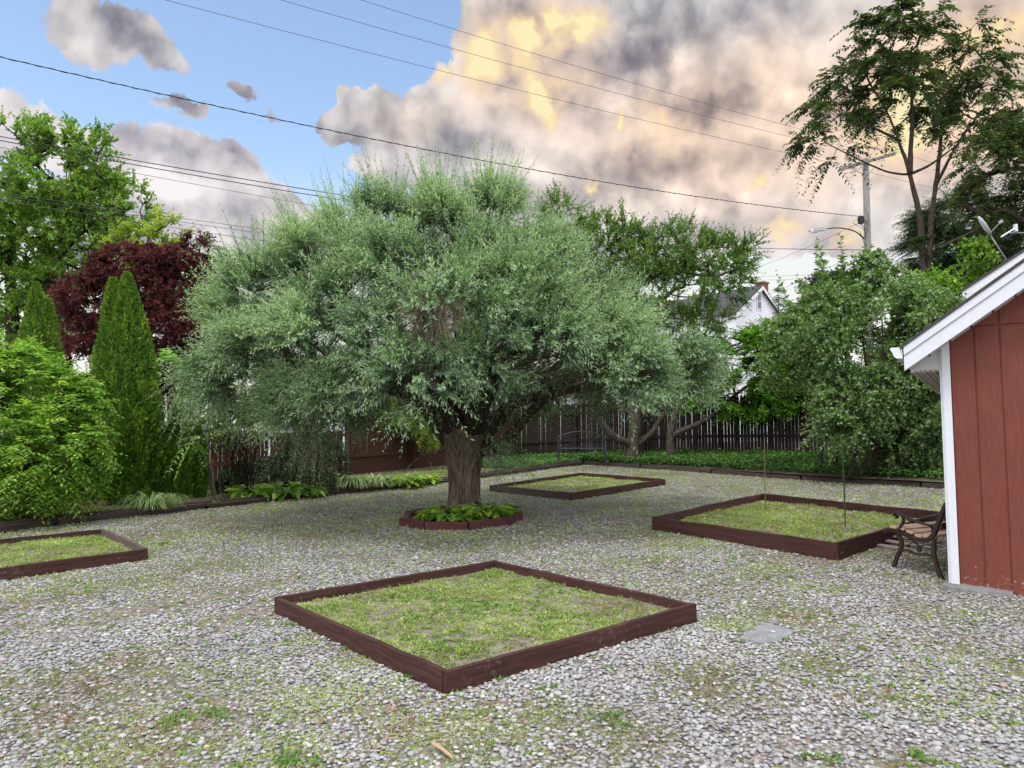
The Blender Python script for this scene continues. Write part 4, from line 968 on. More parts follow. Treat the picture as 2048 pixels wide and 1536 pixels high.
# ailanthus against the glow
def ailanthus():
    Y = 21.5; b = vb(1862, 900, Y); rg = np.random.default_rng(23)
    t0 = thing('ailanthus_tree', 'tall open tree with drooping feather leaves against the orange sky', 'tree', b); m = MB(); skel = [(b, 0, .1)]
    for pxs, rr in [([(1857, 800, Y), (1855, 600, Y), (1847, 520, Y), (1838, 430, Y), (1820, 348, Y), (1797, 280, Y), (1775, 225, Y)], (.14, .13, .115, .105, .09, .058, .04, .022)),
                    ([(1857, 600, Y), (1862, 450, Y), (1872, 370, Y), (1880, 290, Y), (1884, 210, Y), (1890, 130, Y)], (.095, .08, .068, .055, .04, .022)),
                    ([(1820, 348, Y), (1824, 260, Y), (1824, 190, Y), (1835, 90, Y)], (.085, .06, .045, .022)),
                    ([(1872, 370, Y), (1920, 280, Y + .3), (1965, 220, Y + .3)], (.05, .04, .02)), ([(1797, 280, Y), (1730, 250, Y - .2), (1680, 240, Y - .2)], (.045, .03, .015)),
                    ([(1820, 348, Y), (1780, 345, Y - .2), (1720, 320, Y - .3), (1650, 285, Y - .3)], (.04, .032, .025, .012)), ([(1820, 348, Y), (1860, 330, Y - .3), (1920, 285, Y - .4)], (.05, .035, .015)),
                    ([(1775, 225, Y), (1730, 140, Y), (1745, 60, Y)], (.035, .025, .012)), ([(1884, 210, Y), (1930, 110, Y), (1940, 60, Y)], (.04, .025, .012))]:
        pts = [P(*a) for a in pxs]
        if pxs[0][1] == 800: pts = [b] + pts
        q, rr2 = limb3(m, pts, rr, 8, 6)
        for i in range(0, len(q), 2): skel.append((q[i], 0, max(.012, rr2[i])))
    ells = [E(1830, 70, 120, 65, Y), E(1745, 110, 70, 80, Y), E(1700, 200, 80, 60, Y), E(1930, 120, 75, 70, Y), E(1970, 200, 50, 70, Y), E(1860, 170, 90, 60, Y), E(1660, 290, 62, 36, Y - .2), E(1790, 200, 80, 60, Y), E(1925, 260, 60, 60, Y), E(1790, 480, 35, 28, Y), E(1780, 530, 40, 35, Y - .4), E(1690, 160, 50, 50, Y), E(1650, 230, 40, 50, Y - .3), E(1655, 318, 42, 22, Y - .3), E(1640, 290, 40, 22, Y - .3)]
    c, d = crown_pts(ells, 165, rg, .35, .8, .33)
    grow(skel, c, .007, .5, -.03, .05, m, 5, rg)
    m.build('trunk', M['bark'], t0, smooth=True)
    cr = MB(); tw = MB()
    d[:, 2] *= .4
    shoots(c, d + UP * .28, 6, .80, .62, .55, 18, .155, .066, R(70), rg, 0, True, .45 + rg.normal(size=len(c)) * .1, .25, True, cr, tw, .007)
    cr.build('crown', L['ailanthus'], t0); tw.build('twigs', M['twig'], t0)
ailanthus()
# right edge: leafy tree and hemlock
Y = 19; b1 = vb(2120, 900, Y)
tree('right_tree', 'dark leafy tree reaching in from the right edge above the dish', 'tree', b1, [E(2010, 330, 70, 70, Y), E(2040, 230, 45, 60, Y), E(1960, 330, 45, 45, Y), E(2060, 420, 80, 60, Y), E(1990, 400, 60, 40, Y), E(2110, 330, 80, 120, Y)], 250, 'ailanthus', 'bark', None, 18, 6, .6, .55, .4, 13, .11, .05, 62, .1, planar=True, lump=.9, thr=.34, tb0=.55,
     trunk=[(trk(b1, [(2120, 560, Y), (2100, 400, Y), (2070, 280, Y)]), (.22, .17, .12, .05)), (trk(P(2115, 500, Y), [(2010, 420, Y), (1960, 455, Y), (1890, 490, Y)]), (.09, .06, .04, .02))])
Y = 22.5; b1 = vb(1950, 900, Y)
tree('hemlock_tree', 'feathery dark hemlock behind the satellite dish', 'tree', b1, [E(1930, 440, 90, 40, Y), E(1990, 470, 80, 45, Y), E(1900, 500, 80, 45, Y), E(1960, 530, 90, 50, Y), E(1900, 570, 80, 45, Y), E(2040, 500, 60, 60, Y), E(1870, 445, 40, 25, Y)], 640, 'conifer', 'bark_dark', None, 19, 7, .7, .5, .3, 20, .11, .032, 60, .0, planar=True, broad=False, flat=.6, lump=1.1, thr=.26,
     trunk=[(trk(b1, [(1950, 640, Y), (1955, 480, Y), (1958, 420, Y)]), (.22, .17, .1, .04))])
for (x, y0, y1, w_, Y, lab) in ((1556, 700, 572, 22, 62, 'small narrow spruce beside the white gabled house'),):
    b1 = vb(x, 760, Y); tip = P(x, y1, Y); rg = np.random.default_rng(9)
    t0 = thing('spruce_tree', lab, 'tree', b1); m = MB(); m.tube(np.array([b1, tip]), [.16, .02], 6); m.build('trunk', M['bark_dark'], t0)
    t = rg.random(260)**1.2; th = rg.uniform(0, 6.28, 260); c = b1 + (tip - b1) * t[:, None]; d = np.stack([np.cos(th), np.sin(th), np.full(260, -.1)], -1)
    cr = MB(); tw = MB()
    for lo, hi in ((0, .4), (.4, .7), (.7, 1.0)):
        kk = (t >= lo) & (t < hi); shoots(c[kk], d[kk], 2, (1 - (lo + hi) / 2) * 2.4 + .15, .15, .15, 10, .22, .05, R(55), rg, 0, True, None, .2, False, cr, tw, .015)
    cr.build('crown', L['conifer'], t0); tw.build('twigs', M['bark_dark'], t0)
Y = 70
b1 = vb(1665, 760, Y)
tree('distant_tree', 'dark round tree far behind the orange brick building', 'tree', b1, [E(1655, 590, 45, 35, Y), E(1690, 610, 40, 40, Y), E(1625, 640, 35, 20, Y)], 150, 'dark', 'bark_dark', None, 26, 6, 1.3, .6, .1, 10, .35, .25, 50, .1, trunk=[(trk(b1, [(1665, 660, Y), (1660, 600, Y)]), (.3, .22, .1))], rtip=.02, bigtwig=.02)

# ------------------------------------------------------------------ ground cover and border plants
def ivy():
    rg = np.random.default_rng(31); m = MB(); n = 9000
    t, v = rg.random(n), rg.random(n)**.9; p = bedpt('R', t, .03 + v * .95); h = .10 + .12 * n2(p[:, 0], p[:, 1], 1.3, 5)
    p[:, 2] += h * rg.uniform(.3, 1.1, n)
    k = 6; q = np.repeat(p, k, 0) + rg.normal(size=(n*k, 3)) * np.array([.06, .06, .03])
    d = rg.normal(size=(n*k, 3)); d[:, 2] = rg.normal(size=n*k) * .35 + .1
    nr = UP + rg.normal(size=(n*k, 3)) * .4; s = rg.uniform(.6, 1.2, n*k)
    leaves(m, q, d, nr, .085 * s, .05 * s, np.clip(np.repeat(.5 + (n2(p[:, 0], p[:, 1], .9, 15) - .5) * 1.2, k) + rg.normal(size=n*k) * .17, 0, 1), True)
    # part of the left bed near the corner
    n = 3200; t = rg.uniform(.82, 1, n); v = rg.random(n); p = bedpt('L', t, .03 + v * .95); p[:, 2] += rg.uniform(.03, .16, n)
    q = np.repeat(p, k, 0) + rg.normal(size=(n*k, 3)) * np.array([.06, .06, .03]); d = rg.normal(size=(n*k, 3)); d[:, 2] *= .3
    nr = UP + rg.normal(size=(n*k, 3)) * .4; s = rg.uniform(.6, 1.2, n*k)
    leaves(m, q, d, nr, .08 * s, .048 * s, np.clip(.55 + rg.normal(size=n*k) * .2, 0, 1), True)
    setp(m.build('ground_cover', L['ivy']), 'dense green ground cover in the bed along the back fence', 'ground cover', kind='stuff')
    g = MB(); n = 9000; t = rg.uniform(0, .85, n); v = rg.random(n)**1.3; p = bedpt('L', t, .02 + v * .9); p[:, 2] = np.maximum(p[:, 2], gz(p[:, 0], p[:, 1]) + .01) + .01
    kk = n2(p[:, 0], p[:, 1], 1.1, 37) > .46; p = p[kk]
    tufts(g, p[:, 0], p[:, 1], p[:, 2], rg, 6, .06, .012, np.clip(.36 + (n2(p[:, 0], p[:, 1], 1.3, 12) - .5) * 1.2, 0, 1))
    setp(g.build('border_grass', L['weed']), 'sparse short grass on the soil of the left border', 'grass', kind='stuff')
ivy()

def hosta_mesh(seed, n=60, r=.40):
    rg = np.random.default_rng(seed); m = MB(); th = rg.uniform(0, 6.283, n); el = rg.uniform(.15, 1.1, n)
    d = np.stack([np.cos(th) * np.cos(el), np.sin(th) * np.cos(el), np.sin(el)], -1); p = d * (rg.uniform(.1, .6, n) * r)[:, None]; p[:, 2] += .02
    ld = np.stack([np.cos(th), np.sin(th), rg.uniform(-.35, .35, n)], -1); nr = UP + d * .3
    s = rg.uniform(.7, 1.2, n); leaves(m, p, ld, nr, r * .72 * s, r * .42 * s, np.clip(.5 + rg.normal(size=n) * .22, 0, 1), True, .22)
    tw = MB(); pl = np.stack([p * .0 + d * .0, p * .5, p], 1); twigs(tw, pl, .004); return m, tw
def strap_mesh(seed, n=230, r=.60, w=.020):
    rg = np.random.default_rng(seed); m = MB(); K = 6; th = rg.uniform(0, 6.283, n); up = rg.uniform(.6, 1.3, n); ln = r * rg.uniform(.6, 1.15, n)
    t = np.linspace(0, 1, K); h = np.stack([np.cos(th), np.sin(th), 0*th], -1); s = np.stack([-np.sin(th), np.cos(th), 0*th], -1)
    b = h * rg.uniform(0, .07, n)[:, None]
    p = b[:, None] + h[:, None] * (ln[:, None] * t * .85)[..., None] + UP * (ln[:, None] * (up[:, None] * t - 1.05 * up[:, None] * t**2.4 * .85))[..., None]
    ww = w * np.array([.7, 1, 1, .85, .6, .08]) * .5
    v = np.stack([p - s[:, None] * ww[None, :, None], p + s[:, None] * ww[None, :, None]], 2)
    q = np.array([[2*i, 2*i+1, 2*i+3, 2*i+2] for i in range(K-1)]); tint = np.repeat(np.clip(rng.normal(.55, .25, n), 0, 1), K-1)
    m.add(v.reshape(-1, 3), (q[None] + (np.arange(n) * K * 2)[:, None, None]).reshape(-1, 4), tint=tint); return m
def plant(name, label, cat, p, mb, mat, tw=None, group=None, rz=0, s=1.):
    o = thing(name, label, cat, (0, 0, 0), group)
    mb.build('foliage', mat, o)
    o.location = [float(k) for k in p]; o['wl'] = [float(k) for k in p]; o.rotation_euler = (0, 0, rz); o.scale = (s,) * 3; return o
def onbed(px, py):
    p = G(px, py, .05); p[2] = max(p[2], gz(p[0], p[1]) + .03); return p
hm, ht = hosta_mesh(3)
hp = plant('hosta', 'lime hosta at the left end of the clump row, nearest the peony', 'plant', onbed(500, 998), hm, L['hosta'], ht, 'hostas in the left border', .3, 1.25)
for i, (x, y, s, lab) in enumerate([(572, 994, 1.3, 'broad lime hosta in the middle of the row by the timber edging'), (618, 990, 1.05, 'lime hosta at the right end of the row by the timber edging'), (815, 972, 1.1, 'small pale hosta left of the willow trunk, on the border'), (850, 966, 1.0, 'pale hosta tucked against the left side of the willow trunk')]):
    c = copy_tree(hp, onbed(x, y), i * 1.3, s); c['label'] = lab
for i, (dx, dy, s, lab) in enumerate([(-.22, -.52, 1.15, 'hosta at the front left of the willow trunk, inside the ring'), (.38, -.50, 1.35, 'largest hosta at the front right of the willow trunk, inside the ring'), (.12, -.66, .95, 'hosta at the very front of the willow ring, over the blocks'), (.62, -.1, 1.0, 'hosta at the right side of the willow trunk, inside the ring'), (-.48, -.36, .85, 'small hosta at the left edge of the willow ring')]):
    p = np.array([TRUNK[0] + dx, TRUNK[1] + dy, 0]); p[2] = gz(p[0], p[1]) + .08
    c = copy_tree(hp, p, i * 1.9 + .5, s * .78); c['label'] = lab; c['group'] = 'hostas in the willow ring'
lp = plant('liriope', 'arching grassy clump alone at the left of the border', 'plant', onbed(300, 1022), strap_mesh(4), L['strap'], None, 'grassy clumps in the left border', 0, 1.2)
for i, (x, y, s, lab) in enumerate([(345, 1010, .85, 'smaller grassy clump just right of the lone arching one'), (705, 980, 1.25, 'striped grassy clump left of the pair near the willow'), (750, 976, 1.2, 'striped grassy clump nearest the willow trunk')]):
    c = copy_tree(lp, onbed(x, y), i * 1.7 + .4, s); c['label'] = lab
plant('daylily', 'tall bright green daylily clump by the brown fence', 'plant', onbed(655, 968), strap_mesh(8, 70, .85, .026), L['greenweed'])
rg = np.random.default_rng(66)
for (x, y, r, Y_, lab) in ((460, 985, 28, None, 'dark leafy peony bush beside the leaning grey stake'), (545, 965, 40, None, 'low dark bush behind the lime hostas'), (590, 975, 26, None, 'dark leafy clump under the hanging fronds')):
    b1 = onbed(x, y); Yb = b1[1]
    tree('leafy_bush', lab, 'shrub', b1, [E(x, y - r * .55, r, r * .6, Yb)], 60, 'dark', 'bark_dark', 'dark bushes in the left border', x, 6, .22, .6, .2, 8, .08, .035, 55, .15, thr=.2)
# leaning grey stake
b1 = onbed(428, 992); m = MB(); e = P(418, 928, b1[1]); d = unit(e - b1); m.beam(b1 - d * .1, e, np.array([1., 0, 0]), np.array([0, 1., 0]), .09, .05, 5, .004, .006)
setp(m.build('wooden_stake', M['plankgrey'], loc=b1), 'weathered grey wooden stake leaning beside the peony', 'stake')

# ------------------------------------------------------------------ fences
def fence(name, label, pl, hts, pitch=.102, pw=.0955, pointed=True, rails=(.32, .82), seed=1, mat='fencewood'):
    rg = np.random.default_rng(seed); t0 = thing(name, label, 'fence', pl[0])
    d = np.r_[0, np.cumsum(np.linalg.norm(np.diff(pl[:, :2], axis=0), axis=1))]; tot = d[-1]; nb = max(1, round(tot / 2.4))
    def at(s):
        u = min(max(s, 0), tot); p = np.array([np.interp(u, d, pl[:, k]) for k in range(3)])
        i = min(max(np.searchsorted(d, u, 'right') - 1, 0), len(pl) - 2); dd = pl[i+1] - pl[i]; dd[2] = 0 * dd[2]; return p, unit(dd), np.interp(u / tot, np.linspace(0, 1, len(hts)), hts)
    for bay in range(nb):
        s0, s1 = tot * bay / nb, tot * (bay + 1) / nb; m = MB()
        for s in np.arange(s0 + .04, s1 - .02, pitch):
            p, dd, h = at(s); n = np.cross(dd, UP); h = h + rg.normal() * .012; w = pw * rg.uniform(.93, 1.02); ln = dd * rg.normal() * .006
            a = p - dd * w / 2 + UP * .03; b = p + dd * w / 2 + UP * .03
            if pointed: pts = [a, b, b + UP * (h - .13) + ln, b + UP * (h - .09) - dd * .008 + ln, p + dd * .012 + UP * h + ln, p - dd * .012 + UP * h + ln, a + UP * (h - .09) + dd * .008 + ln, a + UP * (h - .13) + ln]
            else: pts = [a, b, b + UP * h + ln, a + UP * h + ln]
            m.poly(np.array(pts) + n * .001, n * -.018)
        m.build('picket_panel', M[mat], t0)
        for f in rails:
            (p, dd, h), (p2, _, h2) = at(s0), at(s1); n = np.cross(dd, UP); m = MB(); o = n * .030
            m.beam(p + UP * (h * f) + o, p2 + UP * (h2 * f) + o, n, UP, .038, .085, 4, .002, .004); m.build('rail', M[mat], t0)
        p, dd, h = at(s0 + .02); n = np.cross(dd, UP); m = MB(); o = n * .105
        m.beam(p + o - UP * .1, p + o + UP * (h - .2), n, dd, .09, .09, 4, .0, .006); m.build('post', M[mat], t0)
    return t0
hl = FL[:5].copy(); fence('board_fence', 'lower dark fence with flat topped boards behind the left shrubs', hl, [1.25, 1.25, 1.28, 1.3, 1.3], pointed=False, seed=2, rails=(.42, .93))
fence('picket_fence', 'red brown picket fence left of the willow trunk, behind the daylily', FL[4:].copy(), [1.75, 1.80, 1.93], seed=3)
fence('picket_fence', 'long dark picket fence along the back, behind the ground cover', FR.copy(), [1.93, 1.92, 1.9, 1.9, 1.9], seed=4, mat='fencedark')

# ------------------------------------------------------------------ shed
def on_shed(px, py, w):
    """(u, z, point) where the pixel ray meets the plane w metres in front of the gable wall"""
    d = ray(px, py); o = SC0 + SW * w; t = ((o - CAM) @ SW) / (d @ SW); p = CAM + d * t; return (p - SC0) @ SU, p[2], p
def sp(u, z, w): return SC0 + SU * u + SW * w + UP * (z - SC0[2])
def shed():
    zb = SC0[2]; t0 = thing('garden_shed', 'red wooden shed with white trim at the right edge', 'shed', SC0)
    ov = .30
    ua, za, _ = on_shed(1807, 694, ov); ub, zb2, _ = on_shed(2048, 524, ov)
    sl = (zb2 - za) / (ub - ua)                     # rake slope
    uL = ua; top = lambda u: za + sl * (u - uL)
    ur = 2.2                                        # ridge
    fh = on_shed(1925, 612, ov)[1] - 0
    uf, zf, _ = on_shed(1960, 587, ov); uf2, zf2, _ = on_shed(1960, 637, ov); fdep = top(uf2) - zf2   # fascia depth below the top edge
    # siding boards on the gable wall (left half in view, right half mirrored)
    m = MB(); pitch = .205; g = .017
    u = .0
    edges = np.arange(.046, 4.4, pitch)
    def zt(u): return (top(u) if u < ur else top(2 * ur - u)) - .05
    zj = on_shed(1990, 650, 0)[1]
    for i, e in enumerate(edges):
        a, b = e + g / 2, e + pitch - g / 2
        for (z0, z1a, z1b, w) in ((zb - .05, min(zj - .006, zt(a)), min(zj - .006, zt(b)), .0), (zj + .006, zt(a), zt(b), .0)):
            if min(z1a, z1b) <= z0 + .02: continue
            v = [sp(a, z0, w), sp(b, z0, w), sp(b, z1b, w), sp(a, z1a, w)]; v += [x + SBACK * .03 for x in v]
            m.add(v, [[0, 1, 2, 3], [1, 5, 6, 2], [3, 2, 6, 7], [4, 0, 3, 7], [4, 5, 1, 0]])
    # backing sheet behind the grooves and the other walls
    bk = [sp(.01, zb - .05, -.012), sp(4.39, zb - .05, -.012), sp(4.39, zt(4.39), -.012), sp(ur, zt(ur), -.012), sp(.01, zt(.01), -.012)]
    m.poly(np.array(bk), SBACK * .06)
    for uu in (0.0, 4.4):
        c = sp(uu, (zb + zt(.1)) / 2, -2.0); m.box(c, SU * .03, SW * 1.95, UP * ((zt(.1) - zb) / 2))
    m.box(sp(2.2, (zb + zt(.1)) / 2, -4.0), SU * 2.15, SW * .03, UP * ((zt(.1) - zb) / 2))
    m.build('wall', M['shed'], t0)
    # corner board
    m = MB(); zc = zt(.04) - .02
    m.box(sp(.012, (zb + zc) / 2 + .01, .012), SU * .034, SW * .012, UP * ((zc - zb) / 2 - .01)); m.box(sp(-.032, (zb + zc) / 2 + .01, -.045), SU * .012, SW * .045, UP * ((zc - zb) / 2 - .012)); m.build('corner_board', M['whitetrim'], t0)
    # roof slabs
    su = unit(SU + UP * sl); nup = unit(np.cross(SW, su)); nup = nup if nup[2] > 0 else -nup
    for sgn in (0, 1):
        def rp(u, w, dz=0.): return sp(u if not sgn else 2 * ur - u, top(u) + dz, w)
        m = MB(); v = [rp(uL - .03, ov + .025), rp(ur, ov + .025), rp(ur, -4.2), rp(uL - .03, -4.2)]; v2 = [x + UP * .030 for x in v]
        m.add(v + v2, [[0, 1, 5, 4], [1, 2, 6, 5], [2, 3, 7, 6], [3, 0, 4, 7], [4, 5, 6, 7], [3, 2, 1, 0]]); m.build('roof', M['shingle'], t0)
        # rake boards : upper trim and wider fascia
        for (d0, d1, w0, th, nm, mt) in ((.0, fdep * .36, ov + .014, .022, 'rake_trim', 'whitetrim'), (fdep * .37, fdep, ov, .022, 'fascia', 'whitetrim')):
            m = MB(); v = [rp(uL, w0, -d0 - .003), rp(ur, w0, -d0 - .003), rp(ur, w0, -d1), rp(uL, w0, -d1)]; v += [x - SW * th for x in v]
            m.add(v, [[0, 3, 2, 1], [4, 5, 6, 7], [0, 1, 5, 4], [3, 7, 6, 2], [0, 4, 7, 3], [1, 2, 6, 5]]); m.build(nm, M[mt], t0)
        # soffit panels under the gable overhang
        m = MB(); n = 14; us = np.linspace(uL + .02, ur, n + 1)
        for i in range(n):
            a, b = us[i] + .008, us[i+1] - .008; dz = -fdep + .012 + (i % 2) * .003
            v = [rp(a, ov - .024, dz), rp(b, ov - .024, dz), rp(b, .001, dz), rp(a, .001, dz)]; v += [x + UP * .012 for x in v]
            m.add(v, [[0, 1, 2, 3], [4, 7, 6, 5], [0, 4, 5, 1], [1, 5, 6, 2], [2, 6, 7, 3], [3, 7, 4, 0]])
        v = [rp(uL + .02, ov - .024, -fdep + .036), rp(ur, ov - .024, -fdep + .036), rp(ur, .001, -fdep + .036), rp(uL + .02, .001, -fdep + .036)]; m.add(v, [[0, 1, 2, 3]])
        m.build('soffit', M['soffit'], t0)
        # eave soffit and gutter along the side
        m = MB(); ze = top(uL) - fdep
        uu = lambda u: u if not sgn else 2 * ur - u
        for i in range(6):
            a, b = uL + .03 + i * (abs(uL) - .06) / 6, uL + .03 + (i + 1) * (abs(uL) - .06) / 6 - .008
            m.box(sp(uu((a + b) / 2), ze + .012 + (i % 2) * .003, -2.11), SU * ((b - a) / 2), SW * 2.08, UP * .006)
        tri = np.array([sp(uu(uL + .03), ze + .02, -.012), sp(uu(-.03), ze + .02, -.012), sp(uu(-.03), top(-.03) - fdep + .02, -.012), sp(uu(uL + .03), top(uL) - fdep + .03, -.012)]); m.poly(tri, SBACK * .012)
        m.build('eave_soffit', M['soffit'], t0)
        m = MB(); pr = [(0, .0), (-.10, .0), (-.105, -.02), (-.085, -.05), (-.075, -.085), (-.055, -.105), (0, -.11)]
        zg = top(uL) + .0
        pts = [sp(uu(uL - .012 + a), zg + b, ov + .0) for a, b in pr]; m.poly(np.array(pts), SBACK * 4.3); m.build('gutter', M['white'], t0)
    # concrete footing
    m = MB(); a, b = sp(-.06, zb - .03, .07), sp(.40, zb - .05, .07)
    pr = [(-.08, -.10), (.14, -.10), (.11, .03), (.07, .055), (-.06, .06)]
    v = []
    for i in range(9):
        t = i / 8; p = sp(-.09 + t * .55, zb - .005 * i * .4, .0); 
        for (w, z) in pr: v.append(p + SW * (w * (1 - .25 * abs(t - .5) * 1.4) + rng.normal() * .006) + UP * (z * (1 - .4 * max(0, t - .6)) + rng.normal() * .004))
    q = [[i*5+k, i*5+(k+1) % 5, (i+1)*5+(k+1) % 5, (i+1)*5+k] for i in range(8) for k in range(5)]
    m.add(v, q, [[0, 1, 2], [0, 2, 3], [0, 3, 4], [40, 42, 41], [40, 43, 42], [40, 44, 43]]); m.build('footing', M['concrete'], t0)
shed()

# ------------------------------------------------------------------ bench beside the shed
def iron_bench():
    fr = G(1789, 1137); re = G(1884, 1158); ea = re - fr; ea[2] = 0; ea = unit(ea); el = np.array([-ea[1], ea[0], 0]); el = el if el[0] > 0 else -el
    nrm = el; o = (fr + re) / 2
    t0 = thing('garden_bench', 'cast iron garden bench with pale wooden seat slats beside the shed', 'bench', o)
    def pp(cx, cy):
        d = ray(1720 + cx / 6.4, 960 + cy / 6.4); t = ((o - CAM) @ nrm) / (d @ nrm); return CAM + d * t
    def bar(m, pts, w, th=.026):
        p = np.array([pp(*a) for a in pts]); mm = MB(); q, _ = limb3(mm, p, [1] * len(p), 4, 5)
        tg = unit(np.gradient(q, axis=0)); nn = np.cross(tg, nrm); w = np.interp(np.linspace(0, 1, len(q)), np.linspace(0, 1, len(w)), w)
        v = np.concatenate([np.stack([q + nn * w[:, None] * a + nrm * b for a, b in ((-.5, -th/2), (.5, -th/2), (.62, 0), (.5, th/2), (-.5, th/2), (-.62, 0))], 1)]).reshape(-1, 3); K = len(q)
        f = [[i*6+k, i*6+(k+1) % 6, (i+1)*6+(k+1) % 6, (i+1)*6+k] for i in range(K-1) for k in range(6)]; e = (K-1)*6
        m.add(v, f + [[0, 5, 4, 3], [0, 3, 2, 1], [e, e+1, e+2, e+3], [e, e+3, e+4, e+5]])
    band = [(1165, 262), (1115, 295), (1070, 390), (1025, 500), (985, 610), (930, 715), (850, 768), (740, 765), (610, 715), (490, 662), (400, 638), (345, 645), (318, 680)]
    LEN = 1.15
    for s in (0, LEN):
        m = MB(); bar(m, band, (.034, .040, .040, .036, .03, .022), .034)
        for i in range(3, 60):                      # ribbed ornament on the band
            t = i / 62 * (len(band) - 1); k = int(t); a = np.array(band[k]) * (1 - t + k) + np.array(band[k+1]) * (t - k); p = pp(*a)
            tg = unit(pp(*band[k+1]) - pp(*band[k])); m.box(p, tg * .0035, np.cross(tg, nrm) * .013, nrm * .021)
        f = m.build('side_frame', M['iron'], t0)
        m2 = MB(); bar(m2, [(452, 492), (476, 480), (470, 455), (445, 458), (440, 430), (475, 420), (530, 440), (610, 485), (700, 522), (800, 556), (885, 578), (965, 568)], (.012, .014, .016, .02, .022, .018, .014), .04)
        bar(m2, [(528, 440), (556, 500), (545, 560), (508, 610), (505, 655)], (.016, .02, .024, .02, .016)); bar(m2, [(560, 520), (600, 510), (650, 525), (660, 550), (630, 545)], (.008,) * 2); bar(m2, [(885, 580), (925, 615), (930, 660)], (.02, .014)); a_ = m2.build('armrest', M['iron'], t0)
        m3 = MB(); bar(m3, [(480, 690), (525, 770), (525, 870), (480, 975), (428, 1132)], (.034, .040, .036, .034, .038), .03); l1 = m3.build('leg', M['iron'], t0)
        m4 = MB(); bar(m4, [(952, 745), (945, 870), (955, 990), (995, 1120), (1050, 1272)], (.034, .040, .036, .034, .042), .03); l2 = m4.build('leg', M['iron'], t0)
        m5 = MB(); bar(m5, [(530, 895), (620, 898), (710, 945), (850, 955), (940, 968)], (.018, .022, .018), .02)
        bar(m5, [(560, 755), (640, 765), (720, 810), (770, 870), (765, 920), (740, 900), (760, 860), (800, 860)], (.010, .010), .016); bar(m5, [(600, 840), (680, 800), (760, 840), (850, 830), (920, 840)], (.009, .009), .014); st = m5.build('stretcher', M['iron'], t0)
        for ob in (f, a_, l1, l2, st): ob.location = [float(k) for k in (el * s + np.array([0, 0, SX * s * el[0] + SY * s * el[1]]))]
    seat = [(420, 626), (520, 645), (630, 690), (740, 735), (850, 742)]
    for i, (cx, cy) in enumerate(seat):
        a = pp(cx, cy) + UP * .018; b = a + el * LEN + UP * (SX * el[0] + SY * el[1]) * LEN; c2 = pp(seat[min(i+1, 4)][0], seat[min(i+1, 4)][1]) - pp(seat[max(i-1, 0)][0], seat[max(i-1, 0)][1])
        sd = unit(c2); up = unit(np.cross(sd, el)); up = up if up[2] > 0 else -up
        m = MB(); m.beam(a - el * .0, b, sd, up, .082, .022, 4, .001, .004); m.build('seat_slat', M['slat'], t0)
    for (cx, cy) in [(1010, 590), (1050, 480), (1090, 380)]:
        a = pp(cx, cy) + ea * .02; b = a + el * LEN + UP * (SX * el[0] + SY * el[1]) * LEN; sd = unit(pp(1090, 380) - pp(1010, 590)); up = unit(np.cross(sd, el)); m = MB(); m.beam(a, b, sd, up, .07, .022, 4, .001, .004); m.build('back_slat', M['darkslat'], t0)
iron_bench()
# planks lying under the bench
rgp = np.random.default_rng(2)
for i, (a, b, z, lab) in enumerate([((1742, 1092), (1850, 1112), .03, 'bottom grey plank of the pile under the iron bench, poking out furthest'), ((1755, 1086), (1870, 1104), .05, 'grey plank in the middle of the pile under the iron bench'), ((1768, 1081), (1880, 1098), .075, 'topmost grey plank of the pile under the iron bench')]):
    p, q = G(*a), G(*b); d = unit(q - p); sd = unit(np.cross(d, UP)); m = MB(); m.beam(p + UP * z, q + UP * z, sd, unit(np.cross(sd, d)), .11, .025, 5, .003, .004)
    setp(m.build('plank', M['plankgrey'], loc=p), lab, 'plank', 'planks under the bench')

# dark iron bench at the back fence
def back_bench():
    Y = 23.6; t0 = thing('garden_bench', 'black ornate iron bench half hidden by ground cover at the back fence', 'bench', P(1162, 925, Y))
    z0 = P(1162, 922, Y)[2]; x0, x1 = P(1116, 900, Y)[0], P(1209, 900, Y)[0]; W = x1 - x0
    m = MB(); s = np.linspace(0, 1, 15); arch = np.stack([x0 + W * s, np.full(15, Y), z0 + .78 + .16 * np.sin(np.pi * s)], -1); m.tube(arch, .018, 6)
    m.tube(np.array([[x0, Y, z0 + .40], [x1, Y, z0 + .40]]), .014, 6)
    for x in (x0, x1): m.tube(np.array([[x, Y, z0], [x, Y, z0 + .80]]), .018, 6)
    rg = np.random.default_rng(1)
    for i in range(16):
        cx = x0 + W * (i % 8 + .5) / 8; cz = z0 + .50 + .17 * (i // 8); r = .065; a = np.linspace(0, 5.2, 10) + rg.random() * 3
        m.tube(np.stack([cx + np.cos(a) * r * np.linspace(1.1, .5, 10), np.full(10, Y), cz + np.sin(a) * r * np.linspace(1.1, .5, 10)], -1), .008, 4)
    for i in range(1, 8): x = x0 + W * i / 8; m.tube(np.array([[x, Y, z0 + .4], [x, Y, z0 + .78 + .16 * math.sin(np.pi * i / 8)]]), .006, 4)
    m.build('backrest', M['blackiron'], t0)
    m = MB()
    for i in range(9): m.tube(np.array([[x0, Y - .03 - i * .05, z0 + .40], [x1, Y - .03 - i * .05, z0 + .40]]), .010, 5)
    m.build('seat', M['blackiron'], t0)
    for x in (x0, x1):
        m = MB(); m.tube(np.array([[x, Y, z0 + .62], [x, Y - .25, z0 + .64], [x, Y - .45, z0 + .60], [x, Y - .46, z0 + .40]]), .016, 6); m.build('armrest', M['blackiron'], t0)
        for dy in (-.02, -.45): m = MB(); m.tube(np.array([[x, Y + dy, z0 + .42], [x, Y + dy, z0 - .1]]), .016, 6); m.build('leg', M['blackiron'], t0)
back_bench()

